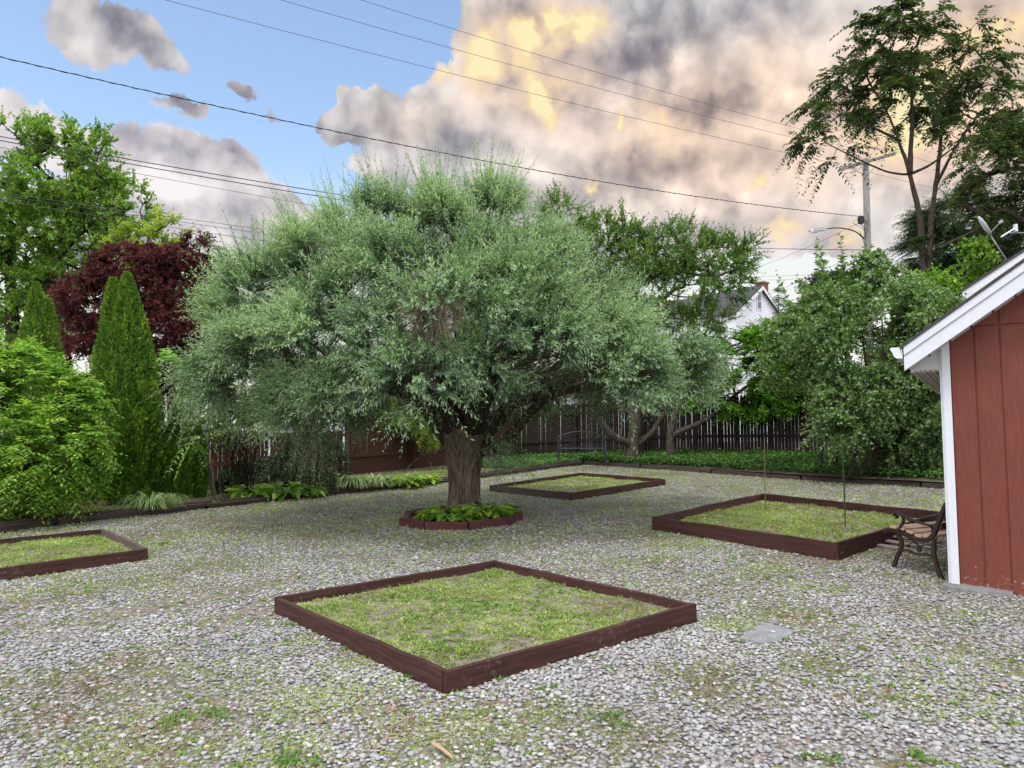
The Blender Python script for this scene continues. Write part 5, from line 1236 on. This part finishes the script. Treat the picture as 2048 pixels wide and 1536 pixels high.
# flagstone and stick
pts = [G(x, y) for x, y in [(1478, 1281), (1528, 1292), (1560, 1285), (1592, 1266), (1532, 1250), (1512, 1258)]]
m = MB(); m.poly(np.array([p - UP * .02 for p in pts]), UP * .040); setp(m.build('flagstone', M['stone'], loc=np.mean(pts, 0)), 'flat grey flagstone set in the gravel right of the near bed', 'flagstone')
for (a, b, r, lab) in (((866, 1487), (906, 1516), .011, 'pale broken stick on the gravel in front of the near bed'), ((650, 1290), (720, 1320), .004, 'thin dry stem along the left side of the near bed')):
    p, q = G(*a, .03), G(*b, .03); m = MB(); m.tube(np.array([p, (p + q) / 2 + UP * .006, q]), [r, r * .9, r * .6], 6); setp(m.build('stick', M['slat'] if r > .008 else M['deadtwig'], loc=p), lab, 'stick')

# ------------------------------------------------------------------ far buildings
def siding_wall(m, a, b, z0, z1, n, step=.16, gable=None):
    """clapboard courses between points a and b (xy), facing n; gable(t)->top height"""
    a, b = np.asarray(a, float), np.asarray(b, float); z = z0; L_ = np.linalg.norm(b - a)
    while z < z1:
        zt = min(z + step, z1); t0, t1 = 0., 1.
        if gable:
            lo, hi = gable(zt)
            t0, t1 = lo, hi
            if t1 - t0 < .02: break
        p, q = a + (b - a) * t0, a + (b - a) * t1
        v = [np.r_[p + n * .022, z], np.r_[q + n * .022, z], np.r_[q + n * .004, zt], np.r_[p + n * .004, zt], np.r_[p, z], np.r_[q, z]]
        m.add(v, [[0, 1, 2, 3], [4, 5, 1, 0]]); z = zt
def white_garage():
    Y = 34.; a, b = np.array([-11.5, Y]), np.array([8.5, Y + 1.5]); z0 = 1.0; d = unit(np.r_[b - a, 0])[:2]; n = np.array([d[1], -d[0]])
    t0 = thing('white_outbuilding', 'long low white sided building behind the picket fence', 'building', np.r_[(a + b) / 2, z0])
    m = MB(); siding_wall(m, a, b, z0, 4.0, n, .2); bk = -n * 5
    c = np.r_[(a + b) / 2 - n * 2.6, 2.5]; m.box(c, np.r_[(b - a) / 2 * .999, 0], np.r_[n * 2.55, 0], UP * 1.49); m.build('wall', M['siding'], t0)
    m = MB(); v = []
    for p in (a - d * .3, b + d * .3): v += [np.r_[p + n * .4, 3.98], np.r_[p - n * 2.6, 4.75], np.r_[p - n * 5.6, 3.98]]
    v = np.array(v); v2 = v - UP * .12; m.add(np.vstack([v, v2]), [[0, 3, 4, 1], [1, 4, 5, 2], [6, 7, 10, 9], [7, 8, 11, 10], [0, 6, 9, 3], [2, 5, 11, 8]], [[0, 1, 7], [0, 7, 6], [1, 2, 8], [1, 8, 7], [3, 9, 10], [3, 10, 4], [4, 10, 11], [4, 11, 5]]); m.build('roof', M['shingle'], t0)
white_garage()
def white_house():
    Y = 66.; ap = P(1519, 573, Y); er = P(1567, 640, Y + 2.3); gd = er - ap; gd[2] = 0; hw = np.linalg.norm(gd); gd = unit(gd)
    hw = max(hw, 2.6); n = np.array([gd[1], -gd[0], 0]); n = n if n[1] < 0 else -n; ez = er[2]; rise = ap[2] - ez
    t0 = thing('white_house', 'white gabled house with a small attic window and brick chimney', 'house', np.array([ap[0], ap[1], 1.2]))
    a, b = ap - gd * hw, ap + gd * hw; m = MB()
    siding_wall(m, a[:2], b[:2], 1.2, ez - .05, n[:2], .22)
    siding_wall(m, a[:2], b[:2], ez - .05, ap[2] - .1, n[:2], .22, lambda z: (.5 * (z - ez) / rise + .005, 1 - .5 * (z - ez) / rise - .005))
    dep = 10.; c = (a + b) / 2 - n * dep / 2; c[2] = (1.2 + ez) / 2; m.box(c, gd * (hw - .03), n * (dep / 2 - .02), UP * ((ez - 1.2) / 2 - .05))
    pr = np.array([[*(a - n * .02)[:2], ez - .1], [*(b - n * .02)[:2], ez - .1], [*(ap - n * .02)[:2], ap[2] - .12]]); m.poly(pr, -n * (dep - .1)); m.build('wall', M['siding'], t0)
    sd = unit(gd * hw - UP * rise)
    for sg in (1, -1):
        g2 = gd * sg; e = ap + g2 * (hw + .35) - UP * rise * (hw + .35) / hw; m = MB(); v = [ap + n * .35, e + n * .35, e - n * (dep + .3), ap - n * (dep + .3)]; v += [x + UP * .14 for x in v]
        m.add(v, [[0, 3, 2, 1], [4, 5, 6, 7], [0, 1, 5, 4], [1, 2, 6, 5], [2, 3, 7, 6]]); m.build('roof', M['shingle'], t0)
        m = MB(); v = [ap + n * .38, e + n * .38, e + n * .38 - UP * .34, ap + n * .38 - UP * .34]; v += [x - n * .05 for x in v]; m.add(v, [[0, 1, 2, 3], [3, 2, 6, 7], [0, 4, 5, 1], [1, 5, 6, 2]]); m.build('rake_board', M['white'], t0)
    wp = P(1514, 603, Y) ; c = ap + gd * ((wp - ap) @ gd) + n * .05; c[2] = wp[2]; kx = 4.2 * pxm(Y) / max(.35, abs(gd[0]))
    m = MB(); m.box(c, gd * (kx + .14), n * .04, UP * .78); f = m.build('window', M['white'], t0)
    for dz in (.34, -.36): m = MB(); m.box(c + UP * dz + n * .015, gd * kx, n * .04, UP * .30); m.build('pane', M['glassdark'], f)
    m = MB(); c = P(1524, 575, ap[1] + 1.6); ct = P(1524, 568, ap[1] + 1.6)[2]; m.box([c[0], c[1], ct - 1.2], gd * .4, n * .4, UP * 1.2); m.box([c[0], c[1], ct + .06], gd * .47, n * .47, UP * .08); m.build('chimney', M['brick'], t0)
white_house()
def brick_building():
    Y = 95.; p, q = P(1560, 640, Y), P(1640, 640, Y); t0 = thing('brick_building', 'orange brick building low behind the white house', 'building', np.array([p[0], Y, 1.2]))
    zt = P(1600, 629, Y)[2]; m = MB(); c = (p + q) / 2; zm = zt - 5.; m.box([c[0], Y + 5, (zt + zm) / 2], [(q[0] - p[0]) / 2, 0, 0], [0, 5, 0], [0, 0, (zt - zm) / 2]); m.build('wall', M['orange'], t0); m = MB(); m.box([c[0], Y + 5, (zm + 1.0) / 2], [(q[0] - p[0]) / 2 + .05, 0, 0], [0, 5.05, 0], [0, 0, (zm - 1.0) / 2]); m.build('added_dark_base', M['concrete'], t0)  # lower part is an added dark base, so no orange shows through the fence
    m = MB()
    for dz in (-.05, -1.0, -1.7): m.box([c[0], Y - .1, zt + dz], [(q[0] - p[0]) / 2 + .1, 0, 0], [0, .12, 0], [0, 0, .12])
    m.build('cornice', M['brick'], t0)
    for i in range(5):
        m = MB(); m.box([p[0] + .9 + i * 1.5, Y - .05, zt - 3.0], [.4, 0, 0], [0, .08, 0], [0, 0, .6]); m.build('window', M['glassdark'], t0)
brick_building()
def neighbour():
    Y = 18.; a, b = P(1925, 583, Y), P(2080, 482, Y - .6); d = b - a; dh = d.copy(); dh[2] = 0; L_ = np.linalg.norm(dh); u = unit(dh); sl = d[2] / L_; n = np.array([u[1], -u[0], 0]); n = n if n[1] < 0 else -n
    t0 = thing('neighbour_house', 'white gabled neighbour house showing above the shed roof', 'house', np.array([a[0], a[1], .9])); W = 4.2
    ap = a + u * W + UP * sl * W
    m = MB(); lo = a + u * .7 + UP * (sl * .7 - .2); pr = [np.array([*lo[:2], 1.0]), np.array([*(a + u * (2*W - .7))[:2], 1.0]), np.array([*(a + u * (2*W - .7))[:2], lo[2]]), ap - UP * .25, lo]
    m.poly(np.array(pr) - n * .3, -n * 7); m.build('wall', M['siding'], t0)
    for sg in (1, -1):
        s0 = a if sg > 0 else a + u * 2 * W; m = MB(); v = [s0 + n * .03, ap + n * .03, ap - n * 7.5, s0 - n * 7.5]; v += [x + UP * .07 for x in v]; m.add(v, [[3, 2, 1, 0], [4, 5, 6, 7], [0, 1, 5, 4], [1, 2, 6, 5], [2, 3, 7, 6], [3, 0, 4, 7]]); m.build('roof', M['shingle'], t0)
        m = MB(); v = [s0 - UP * .005, ap - UP * .005, ap - UP * .24, s0 - UP * .24]; v += [x - n * .04 for x in v]; m.add(v, [[0, 3, 2, 1], [3, 7, 6, 2], [4, 5, 6, 7], [0, 4, 7, 3]]); m.build('fascia', M['white'], t0)
    # dish standing on the roof
    s = 1.15; bp = a + u * s + UP * (sl * s + .07) - n * .8; dc = P(1970, 452, bp[1])
    t1 = thing('satellite_dish', 'pale oval satellite dish on a thin mast among the hemlock boughs', 'dish', bp); m = MB(); m.tube(np.array([bp, bp * .5 + dc * .5 - UP * .02, dc + np.array([.06, .08, -.02])]), .022, 7); m.build('mast', M['metalgrey'], t1)
    m = MB(); dn = unit(np.array([.78, -.42, .46])); s1 = unit(np.cross(dn, UP)); s2 = np.cross(s1, dn); v = [dc - dn * .05]; K = 28
    for r, q in ((.5, .03), (1, 0)):
        for k in range(K): an = 2*np.pi*k/K; v.append(dc + r * (s1 * .27 * math.cos(an) + s2 * .30 * math.sin(an)) - dn * q)
    v = np.array(v); nv = len(v); vv = np.vstack([v, v - dn * .012]); t = [[0, 1+k, 1+(k+1) % K] for k in range(K)]; q = [[1+k, 1+K+k, 1+K+(k+1) % K, 1+(k+1) % K] for k in range(K)]; t2 = [[a_+nv for a_ in x[::-1]] for x in t]; q2 = [[a_+nv for a_ in x[::-1]] for x in q]; rim = [[1+K+k, 1+K+k+nv, 1+K+(k+1) % K+nv, 1+K+(k+1) % K] for k in range(K)]
    m.add(vv, q + q2 + rim, t + t2); m.build('reflector', M['white'], t1, smooth=True)
    m = MB(); fe = dc + dn * .38 - UP * .12; m.tube(np.array([dc - UP * .3, fe]), .012, 5); m.box(fe, dn * .05, s1 * .03, s2 * .03); m.build('feed_arm', M['metalgrey'], t1)
    s = 2.2; bp = a + u * s + UP * (sl * s + .07) - n * .5; c = P(2016, 466, bp[1]); t2_ = thing('roof_antenna', 'small white antenna arm right of the satellite dish', 'antenna', bp)
    m = MB(); m.tube(np.array([bp, [bp[0], bp[1], c[2]], c]), .016, 6); m.build('mast', M['metalgrey'], t2_); m = MB(); e1, e2 = P(2002, 474, bp[1]), P(2031, 456, bp[1]); m.tube(np.array([e1, e2]), .022, 6); m.box(e2, [.03, 0, 0], [0, .04, 0], [0, 0, .09]); m.build('arm', M['white'], t2_)
neighbour()

# ------------------------------------------------------------------ utility pole, street lamp, wires
YP = 33.; pb = vb(1742, 800, YP, -.2); ptop = P(1731, 318, YP)
t0 = thing('utility_pole', 'grey wooden utility pole with a tilted crossarm behind the shrubs', 'utility pole', pb)
m = MB(); m.tube(np.array([pb, (pb + ptop) / 2, ptop]), [.19, .165, .135], 14); m.build('pole', M['polewood'], t0, smooth=True)
ca, cb = P(1680, 339, YP - .3), P(1790, 307, YP - .1); cd = unit(cb - ca); m = MB(); m.beam(ca, cb, unit(np.cross(cd, UP)), unit(np.cross(unit(np.cross(cd, UP)), cd)), .10, .13, 4, 0, .008); m.build('crossarm', M['polewood'], t0)
m = MB(); m.tube(np.array([P(1762, 317, YP - .2), P(1737, 350, YP - .2)]), .02, 5); m.tube(np.array([P(1700, 335, YP - .3), P(1733, 352, YP - .2)]), .02, 5); m.build('brace', M['metalgrey'], t0)
for (x, y) in ((1734, 309), (1772, 301), (1784, 299), (1690, 331)):
    m = MB(); c = P(x, y, YP - .22); m.tube(np.array([c - UP * .10, c - UP * .04, c, c + UP * .05, c + UP * .10]), [.035, .05, .035, .055, .03], 8); m.build('insulator', M['blackiron'], t0)
m = MB(); rg = np.random.default_rng(3)
for i in range(7): a = P(1722 + rg.normal() * 3, 435 + rg.normal() * 8, YP - .2); m.tube(np.array([a, a + np.array([rg.normal() * .2, -.1, -.3]), a + np.array([.2, 0, -.6 + rg.normal() * .2])]), .012, 4)
m.box(P(1722, 440, YP - .22), [.10, 0, 0], [0, .1, 0], [0, 0, .16]); m.build('cable_fittings', M['wire'], t0)
lm_ = thing('street_lamp', 'grey street lamp head on a curved arm fixed to the utility pole', 'street lamp', P(1728, 478, YP - .15))
m = MB(); limb(m, [(1729, 478, YP - .15), (1710, 463, YP - .3), (1680, 456, YP - .7), (1652, 457, YP - 1.0)], (.035, .03, .028, .028), 7, 6); m.build('arm', M['blackiron'], lm_, smooth=True)
h0, h1 = P(1653, 458, YP - 1.0), P(1619, 461, YP - 1.4); hd = unit(h1 - h0); sd = unit(np.cross(hd, UP)); m = MB()
for (t, w, z0, z1) in (): pass
ln = np.linalg.norm(h1 - h0); v = []
for t, w, up_, dn_ in ((0, .06, .05, .05), (.3, .12, .09, .07), (.6, .15, .09, .06), (.9, .13, .05, .05), (1.0, .05, .02, .03)):
    c = h0 + hd * ln * t; v += [c - sd * w - UP * dn_, c + sd * w - UP * dn_, c + sd * w * .6 + UP * up_, c - sd * w * .6 + UP * up_]
m.add(v, [[i*4+k, i*4+(k+1) % 4, i*4+4+(k+1) % 4, i*4+4+k] for i in range(4) for k in range(4)] + [[3, 2, 1, 0], [16, 17, 18, 19]]); m.build('lamp_head', M['metalgrey'], lm_)
m = MB(); c = h0 + hd * ln * .74 - UP * .085; m.box(c, hd * ln * .24, sd * .10, UP * .028); m.build('lens', M['white'], lm_)

def wire(label, a, b, sag, r, mat='wirethin', group='overhead wires', twist=False, ext=.3):
    a, b = np.asarray(a), np.asarray(b); a = a + (a - b) * ext; t = np.linspace(0, 1, 60)[:, None]; p = a + (b - a) * t - UP * sag * 4 * t * (1 - t); m = MB()
    if twist:
        m.tube(p, r * .7, 5); ph = np.linspace(0, 120, 60)[:, None]
        T = np.linspace(0, 1, 420)[:, None]; pp_ = a + (b - a) * T - UP * sag * 4 * T * (1 - T); an = T * 420; d = unit(b - a); s1 = unit(np.cross(d, UP)); s2 = np.cross(s1, d)
        m.tube(pp_ + (s1 * np.cos(an) + s2 * np.sin(an)) * r * .8, r * .55, 4)
    else: m.tube(p, r, 5)
    return setp(m.build('overhead_wire', M[mat], loc=b), label, 'wire', group)
wire('thick twisted black service cable crossing the whole sky to the pole', P(0, 95, 17.5), P(1722, 433, YP - .2), .62, .017, 'wire', twist=True, ext=.12)
wire('thin wire from the crossarm, lowest of the three long sky wires', P(380, 0, 19), P(1690, 331, YP - .22), .25, .007)
wire('thin wire from the pole top, middle of the three long sky wires', P(610, 0, 20), P(1734, 309, YP - .22), .28, .007)
wire('thin wire from the crossarm end, highest of the three long sky wires', P(766, 0, 21), P(1772, 301, YP - .22), .30, .007)
e = YP + 8
wire('upper of the two dark cables in front of the tall maple', P(0, 250, 24), P(1500, 500, e), .55, .017, 'wire')
wire('lower of the two dark cables in front of the tall maple', P(0, 258, 24), P(1500, 512, e), .55, .017, 'wire')
wire('thin grey wire just below the two dark cables', P(240, 325, 26), P(1500, 545, e), .4, .009)
wire('upper of three thin wires above the red maple', P(300, 413, 27), P(1500, 560, e), .4, .009)
wire('middle of three thin wires above the red maple', P(300, 420, 27), P(1500, 575, e), .4, .009)
wire('lowest of three thin wires above the red maple', P(300, 433, 27), P(1500, 600, e), .4, .011)
wire('dark cable running level behind the white house chimney to the pole', P(1440, 494, e + 10), P(1728, 500, YP), .05, .018, 'wire', ext=1.2)
wire('slanting wire from the lamp arm down to the white house', P(1480, 545, 58), P(1722, 444, YP - .2), .2, .010, ext=.02)
wire('lower slanting wire toward the white house gable', P(1500, 600, 62), P(1728, 500, YP - .1), .2, .010, ext=.02)
wire('faint level wire left of the heart leaved shrub, upper one', P(1500, 552, 75), P(1720, 545, 60), .1, .012, ext=.3)
wire('faint level wire left of the heart leaved shrub, lower one', P(1500, 560, 75), P(1720, 549, 60), .1, .012, ext=.3)
far2 = P(2120, 420, 52)
wire('upper wire running right from the crossarm behind the feather leaved tree', far2 + UP * 1.2, P(1784, 299, YP - .1), .3, .008, ext=.1)
wire('lower wire running right from the crossarm behind the feather leaved tree', far2, P(1690, 331, YP - .2), .3, .008, ext=.1)

# ------------------------------------------------------------------ sky
SUN_EL, SUN_AZ = R(62), R(205)      # azimuth clockwise from +Y (behind the camera, a little to the left)
def build_world():
    w = bpy.data.worlds.new('World'); sc.world = w; w.use_nodes = True; nt = w.node_tree; nt.nodes.clear(); Lk = nt.links.new
    out = N(nt, 'ShaderNodeOutputWorld'); bg = N(nt, 'ShaderNodeBackground')
    sky = N(nt, 'ShaderNodeTexSky', sky_type='NISHITA', sun_disc=False, sun_elevation=SUN_EL, sun_rotation=SUN_AZ)
    tc = N(nt, 'ShaderNodeTexCoord'); sep = N(nt, 'ShaderNodeSeparateXYZ'); Lk(tc.outputs['Generated'], sep.inputs[0])
    az = math_(nt, 'ARCTAN2', sep.outputs[0], sep.outputs[1]); el = math_(nt, 'ARCSINE', sep.outputs[2])
    cmb = N(nt, 'ShaderNodeCombineXYZ'); Lk(az, cmb.inputs[0]); Lk(el, cmb.inputs[1]); q0 = cmb.outputs[0]
    def vm(op, a, b=None):
        n = nt.nodes.new('ShaderNodeVectorMath'); n.operation = op
        for i, v in enumerate((a, b)):
            if v is None: continue
            if isinstance(v, (tuple, list)): n.inputs[i].default_value = v
            else: Lk(v, n.inputs[i])
        return n
    def nz(vec, scale, detail, rough, dist=0., col=False):
        n = N(nt, 'ShaderNodeTexNoise', noise_dimensions='3D' if vec is tc.outputs['Generated'] else '2D', inp={'Scale': scale, 'Detail': min(detail, 8), 'Roughness': rough, 'Distortion': dist}); Lk(vec, n.inputs['Vector']); return n.outputs['Color' if col else 'Fac']
    def warp(amount, scale, detail):
        c = nz(q0, scale, detail, .6, 0, True); d = vm('SUBTRACT', c, (.5, .5, .5)); s = vm('MULTIPLY', d.outputs[0], (amount, amount, 0)); return vm('ADD', q0, s.outputs[0]).outputs[0]
    q = warp(.085, 9, 7); q2 = warp(.07, 13, 6)
    def ang(px, py):
        d = ray(px, py); d = d / np.linalg.norm(d); return math.atan2(d[0], d[1]), math.asin(d[2])
    def blobs(lst, vec, lo=1.0, hi=.25):
        tot = None
        for (px, py, rx, ry, amp) in lst:
            a, e = ang(px, py); k = math.cos(math.atan((px - CX) / F))**1.6
            s = vm('SUBTRACT', vec, (a, e, 0)); m = vm('MULTIPLY', s.outputs[0], (F / (rx * k), F / (ry * k * 1.0), 0)); l = vm('LENGTH', m.outputs[0])
            mr = N(nt, 'ShaderNodeMapRange', interpolation_type='SMOOTHSTEP', inp={'From Min': lo, 'From Max': hi, 'To Min': 0, 'To Max': amp}); Lk(l.outputs['Value'], mr.inputs[0])
            tot = mr.outputs[0] if tot is None else math_(nt, 'ADD', tot, mr.outputs[0])
        return tot
    fine = nz(q0, 16, 10, .62, .3); big = nz(q0, 6, 5, .52, .2)
    off = vm('ADD', q0, (.018, .022, 0)).outputs[0]
    emb = math_(nt, 'SUBTRACT', nz(q0, 8, 4, .5), nz(off, 8, 4, .5))           # towards the light: bright rims and grey bases
    cover = blobs([(230, 80, 235, 85, .9), (40, 270, 260, 110, 1.), (300, 330, 260, 130, 1.), (480, 400, 200, 110, 1.), (560, 470, 150, 100, .9), (330, 480, 420, 110, 1.), (360, 208, 85, 26, .62), (492, 184, 48, 28, .75), (535, 218, 30, 14, .45),
                   (735, 205, 72, 70, 1.), (690, 270, 70, 45, .8), (830, 250, 130, 110, 1.), (900, 170, 100, 90, 1.), (955, 110, 75, 100, 1.), (1010, 20, 110, 60, 1.), (860, 330, 170, 90, 1.), (960, 260, 160, 160, 1.), (760, 255, 110, 60, .9), (720, 205, 60, 55, .8), (760, 350, 110, 60, .8), (1130, 200, 280, 330, 1.2), (1500, 150, 480, 420, 1.3), (1950, 200, 480, 480, 1.3), (1250, 400, 420, 160, 1.1), (1750, 430, 420, 90, 1.), (1000, 500, 500, 110, .8)], q)
    hole = blobs([(1570, 605, 230, 78, 1.)], q2)
    cov = math_(nt, 'SUBTRACT', math_(nt, 'ADD', cover, math_(nt, 'MULTIPLY', math_(nt, 'SUBTRACT', fine, .5), .75)), math_(nt, 'MULTIPLY', hole, 1.5))
    # sky behind and overhead: broken cloud
    front = N(nt, 'ShaderNodeMapRange', interpolation_type='SMOOTHSTEP', inp={'From Min': .05, 'From Max': .45}); Lk(sep.outputs[1], front.inputs[0])
    elm = N(nt, 'ShaderNodeMapRange', interpolation_type='SMOOTHSTEP', inp={'From Min': .58, 'From Max': .85}); Lk(el, elm.inputs[0])
    wild = math_(nt, 'MAXIMUM', math_(nt, 'SUBTRACT', 1., front.outputs[0]), elm.outputs[0])
    n3 = nz(tc.outputs['Generated'], 2.2, 7, .6)
    cov = math_(nt, 'ADD', cov, math_(nt, 'MULTIPLY', wild, math_(nt, 'ADD', math_(nt, 'MULTIPLY', n3, 1.6), -.2)))
    mask = N(nt, 'ShaderNodeMapRange', interpolation_type='SMOOTHSTEP', inp={'From Min': .28, 'From Max': .54}); Lk(cov, mask.inputs[0])
    # cloud body brightness
    dark = blobs([(1017, 25, 120, 55, 1.), (1300, 80, 130, 75, 1.), (1040, 130, 55, 60, .9), (1236, 130, 100, 60, .9), (1200, 180, 100, 50, .9), (1505, 30, 190, 60, .9), (1470, 190, 130, 50, .8), (1400, 225, 110, 40, .8), (1290, 350, 190, 60, .7), (940, 285, 130, 45, .7), (700, 280, 70, 36, .6), (1720, 150, 60, 120, .3), (1450, 460, 200, 50, .5),
                  (230, 85, 200, 75, .85), (365, 180, 110, 60, 1.1), (492, 190, 70, 45, 1.), (430, 295, 90, 40, .7), (520, 320, 120, 50, .75), (600, 370, 70, 40, .6), (430, 420, 190, 36, .5), (200, 270, 200, 50, .45)], q2, 1.0, .1)
    lightb = blobs([(1150, 270, 170, 120, .5), (1680, 330, 320, 130, .55), (1620, 160, 240, 90, .5), (1850, 120, 200, 150, .5), (820, 300, 140, 70, .4), (100, 260, 200, 90, .6), (560, 330, 120, 60, .4), (300, 420, 260, 90, .5),(300, 330, 50, 45, .7), (330, 370, 110, 45, .5), (740, 180, 50, 40, .5), (880, 190, 110, 70, .5), (730, 340, 60, 40, .7), (60, 190, 150, 40, .5), (150, 250, 250, 60, .3), (420, 380, 220, 60, .45), (560, 400, 120, 60, .3), (420, 260, 70, 25, .6), (1350, 130, 60, 30, .5), (1360, 170, 60, 30, .5), (1640, 250, 200, 60, .25), (1120, 320, 160, 40, .4), (1230, 420, 130, 24, .5)], q2, 1.0, .1)
    def vor(vec):
        n = N(nt, 'ShaderNodeTexVoronoi', voronoi_dimensions='2D', feature='SMOOTH_F1', inp={'Scale': 11., 'Detail': 2.5, 'Roughness': .55, 'Lacunarity': 2.1, 'Smoothness': .6}); Lk(vec, n.inputs['Vector']); return n.outputs['Distance']
    q3 = warp(.05, 12, 4); off3 = vm('ADD', q3, (.016, .024, 0)).outputs[0]
    emv = math_(nt, 'SUBTRACT', vor(off3), vor(q3))
    sh = math_(nt, 'ADD', .60, math_(nt, 'ADD', math_(nt, 'MULTIPLY', emb, .75), math_(nt, 'MULTIPLY', emv, .50)))
    sh = math_(nt, 'ADD', sh, math_(nt, 'MULTIPLY', math_(nt, 'SUBTRACT', big, .5), .45))
    sh = math_(nt, 'SUBTRACT', sh, math_(nt, 'MULTIPLY', dark, .30)); sh = math_(nt, 'ADD', sh, math_(nt, 'MULTIPLY', lightb, .32))
    body = ramp(nt, sh, [(.0, (.20, .195, .245)), (.22, (.31, .305, .345)), (.45, (.50, .485, .505)), (.68, (.70, .665, .66)), (.88, (.86, .81, .79)), (1., (.95, .91, .88))])
    warm = blobs([(1500, 260, 620, 260, 1.), (2000, 150, 360, 300, 1.), (1050, 120, 220, 200, .7), (820, 240, 160, 90, .4)], q, 1.0, .2)
    body = mixc(nt, math_(nt, 'MULTIPLY', warm, .92, True), body, mixc(nt, 1., body, (1.36, 1.09, .87), 'MULTIPLY'))
    cool = blobs([(250, 350, 600, 350, 1.)], q, 1.0, .2)
    body = mixc(nt, math_(nt, 'MULTIPLY', cool, .8, True), body, mixc(nt, 1., body, (1.02, 1.0, 1.07), 'MULTIPLY'))
    glow = blobs([(1000, 130, 180, 150, .35), (1120, 120, 130, 150, .35), (1850, 200, 260, 220, .45), (1330, 260, 180, 90, .22), (960, 115, 62, 80, 1.), (1110, 45, 150, 60, 1.), (1095, 205, 60, 55, .95), (1310, 205, 70, 45, .5), (1240, 246, 18, 24, 1.), (1185, 367, 22, 20, 1.), (1510, 360, 36, 36, .8), (1556, 460, 70, 42, .75), (1990, 70, 140, 80, .8), (1790, 235, 170, 140, .75), (1690, 490, 70, 40, .8), (870, 140, 40, 25, .7), (1265, 310, 40, 20, .4), (1860, 240, 100, 70, .7)], q2, 1.0, .05)
    gl = math_(nt, 'MULTIPLY', glow, math_(nt, 'ADD', math_(nt, 'ADD', .40, math_(nt, 'MULTIPLY', fine, 1.0)), math_(nt, 'MULTIPLY', emv, 1.5)), True)
    gcol = ramp(nt, gl, [(0, (.92, .66, .50)), (.4, (.97, .69, .44)), (.8, (1.0, .80, .42)), (1., (1.0, .88, .52))])
    body = mixc(nt, math_(nt, 'MULTIPLY', gl, 1.0, True), body, gcol)
    # clear sky: the Nishita colour, paler towards the ground
    clear = mixc(nt, 1., sky.outputs[0], (SKYK[0], SKYK[1], SKYK[2]), 'MULTIPLY')
    hz = N(nt, 'ShaderNodeMapRange', interpolation_type='SMOOTHSTEP', inp={'From Min': .36, 'From Max': .20}); Lk(el, hz.inputs[0])
    clear = mixc(nt, math_(nt, 'MULTIPLY', hz.outputs[0], .85), clear, (.95, .93, .83))
    col = mixc(nt, mask.outputs[0], clear, body)
    # high and rear cloud lit by the open sky is brighter than the low evening bank ahead
    up = N(nt, 'ShaderNodeMapRange', interpolation_type='SMOOTHSTEP', inp={'From Min': .0, 'From Max': 1., 'To Min': 1., 'To Max': OVER}); Lk(wild, up.inputs[0])
    v = N(nt, 'ShaderNodeVectorMath', operation='SCALE'); Lk(col, v.inputs[0]); Lk(up.outputs[0], v.inputs['Scale'])
    Lk(v.outputs[0], bg.inputs[0]); bg.inputs[1].default_value = 1.0; Lk(bg.outputs[0], out.inputs[0])
    w.cycles.sampling_method = 'MANUAL'; w.cycles.sample_map_resolution = 512
SKYK = (.295, .285, .268); OVER = 3.0
build_world()

sun = bpy.data.lights.new('sun', 'SUN'); sun.energy = 2.0; sun.angle = R(18); sun.color = (1., .95, .88)
so = bpy.data.objects.new('sun', sun); C.objects.link(so); so.location = (0, 0, 30)
dirv = np.array([math.sin(SUN_AZ) * math.cos(SUN_EL), math.cos(SUN_AZ) * math.cos(SUN_EL), math.sin(SUN_EL)])
from mathutils import Vector
so.rotation_euler = Vector(-dirv).to_track_quat('-Z', 'Y').to_euler()

# ------------------------------------------------------------------ camera and render settings
cam = bpy.data.cameras.new('camera'); cam.sensor_width = 36.; cam.sensor_fit = 'HORIZONTAL'; cam.lens = 36. * F / 2048.; cam.clip_end = 8000; cam.clip_start = .05
co = bpy.data.objects.new('camera', cam); C.objects.link(co); co.location = CAM; co.rotation_euler = (R(90) + PITCH, 0, 0); sc.camera = co
for o in C.objects:
    if 'wl' in o: del o['wl']
sc.view_settings.view_transform = 'Standard'; sc.view_settings.look = 'None'; sc.view_settings.gamma = 1; sc.view_settings.exposure = 0.0
sc.cycles.max_bounces = 8; sc.cycles.transmission_bounces = 4; sc.cycles.diffuse_bounces = 4; sc.cycles.glossy_bounces = 2
sc.render.film_transparent = False
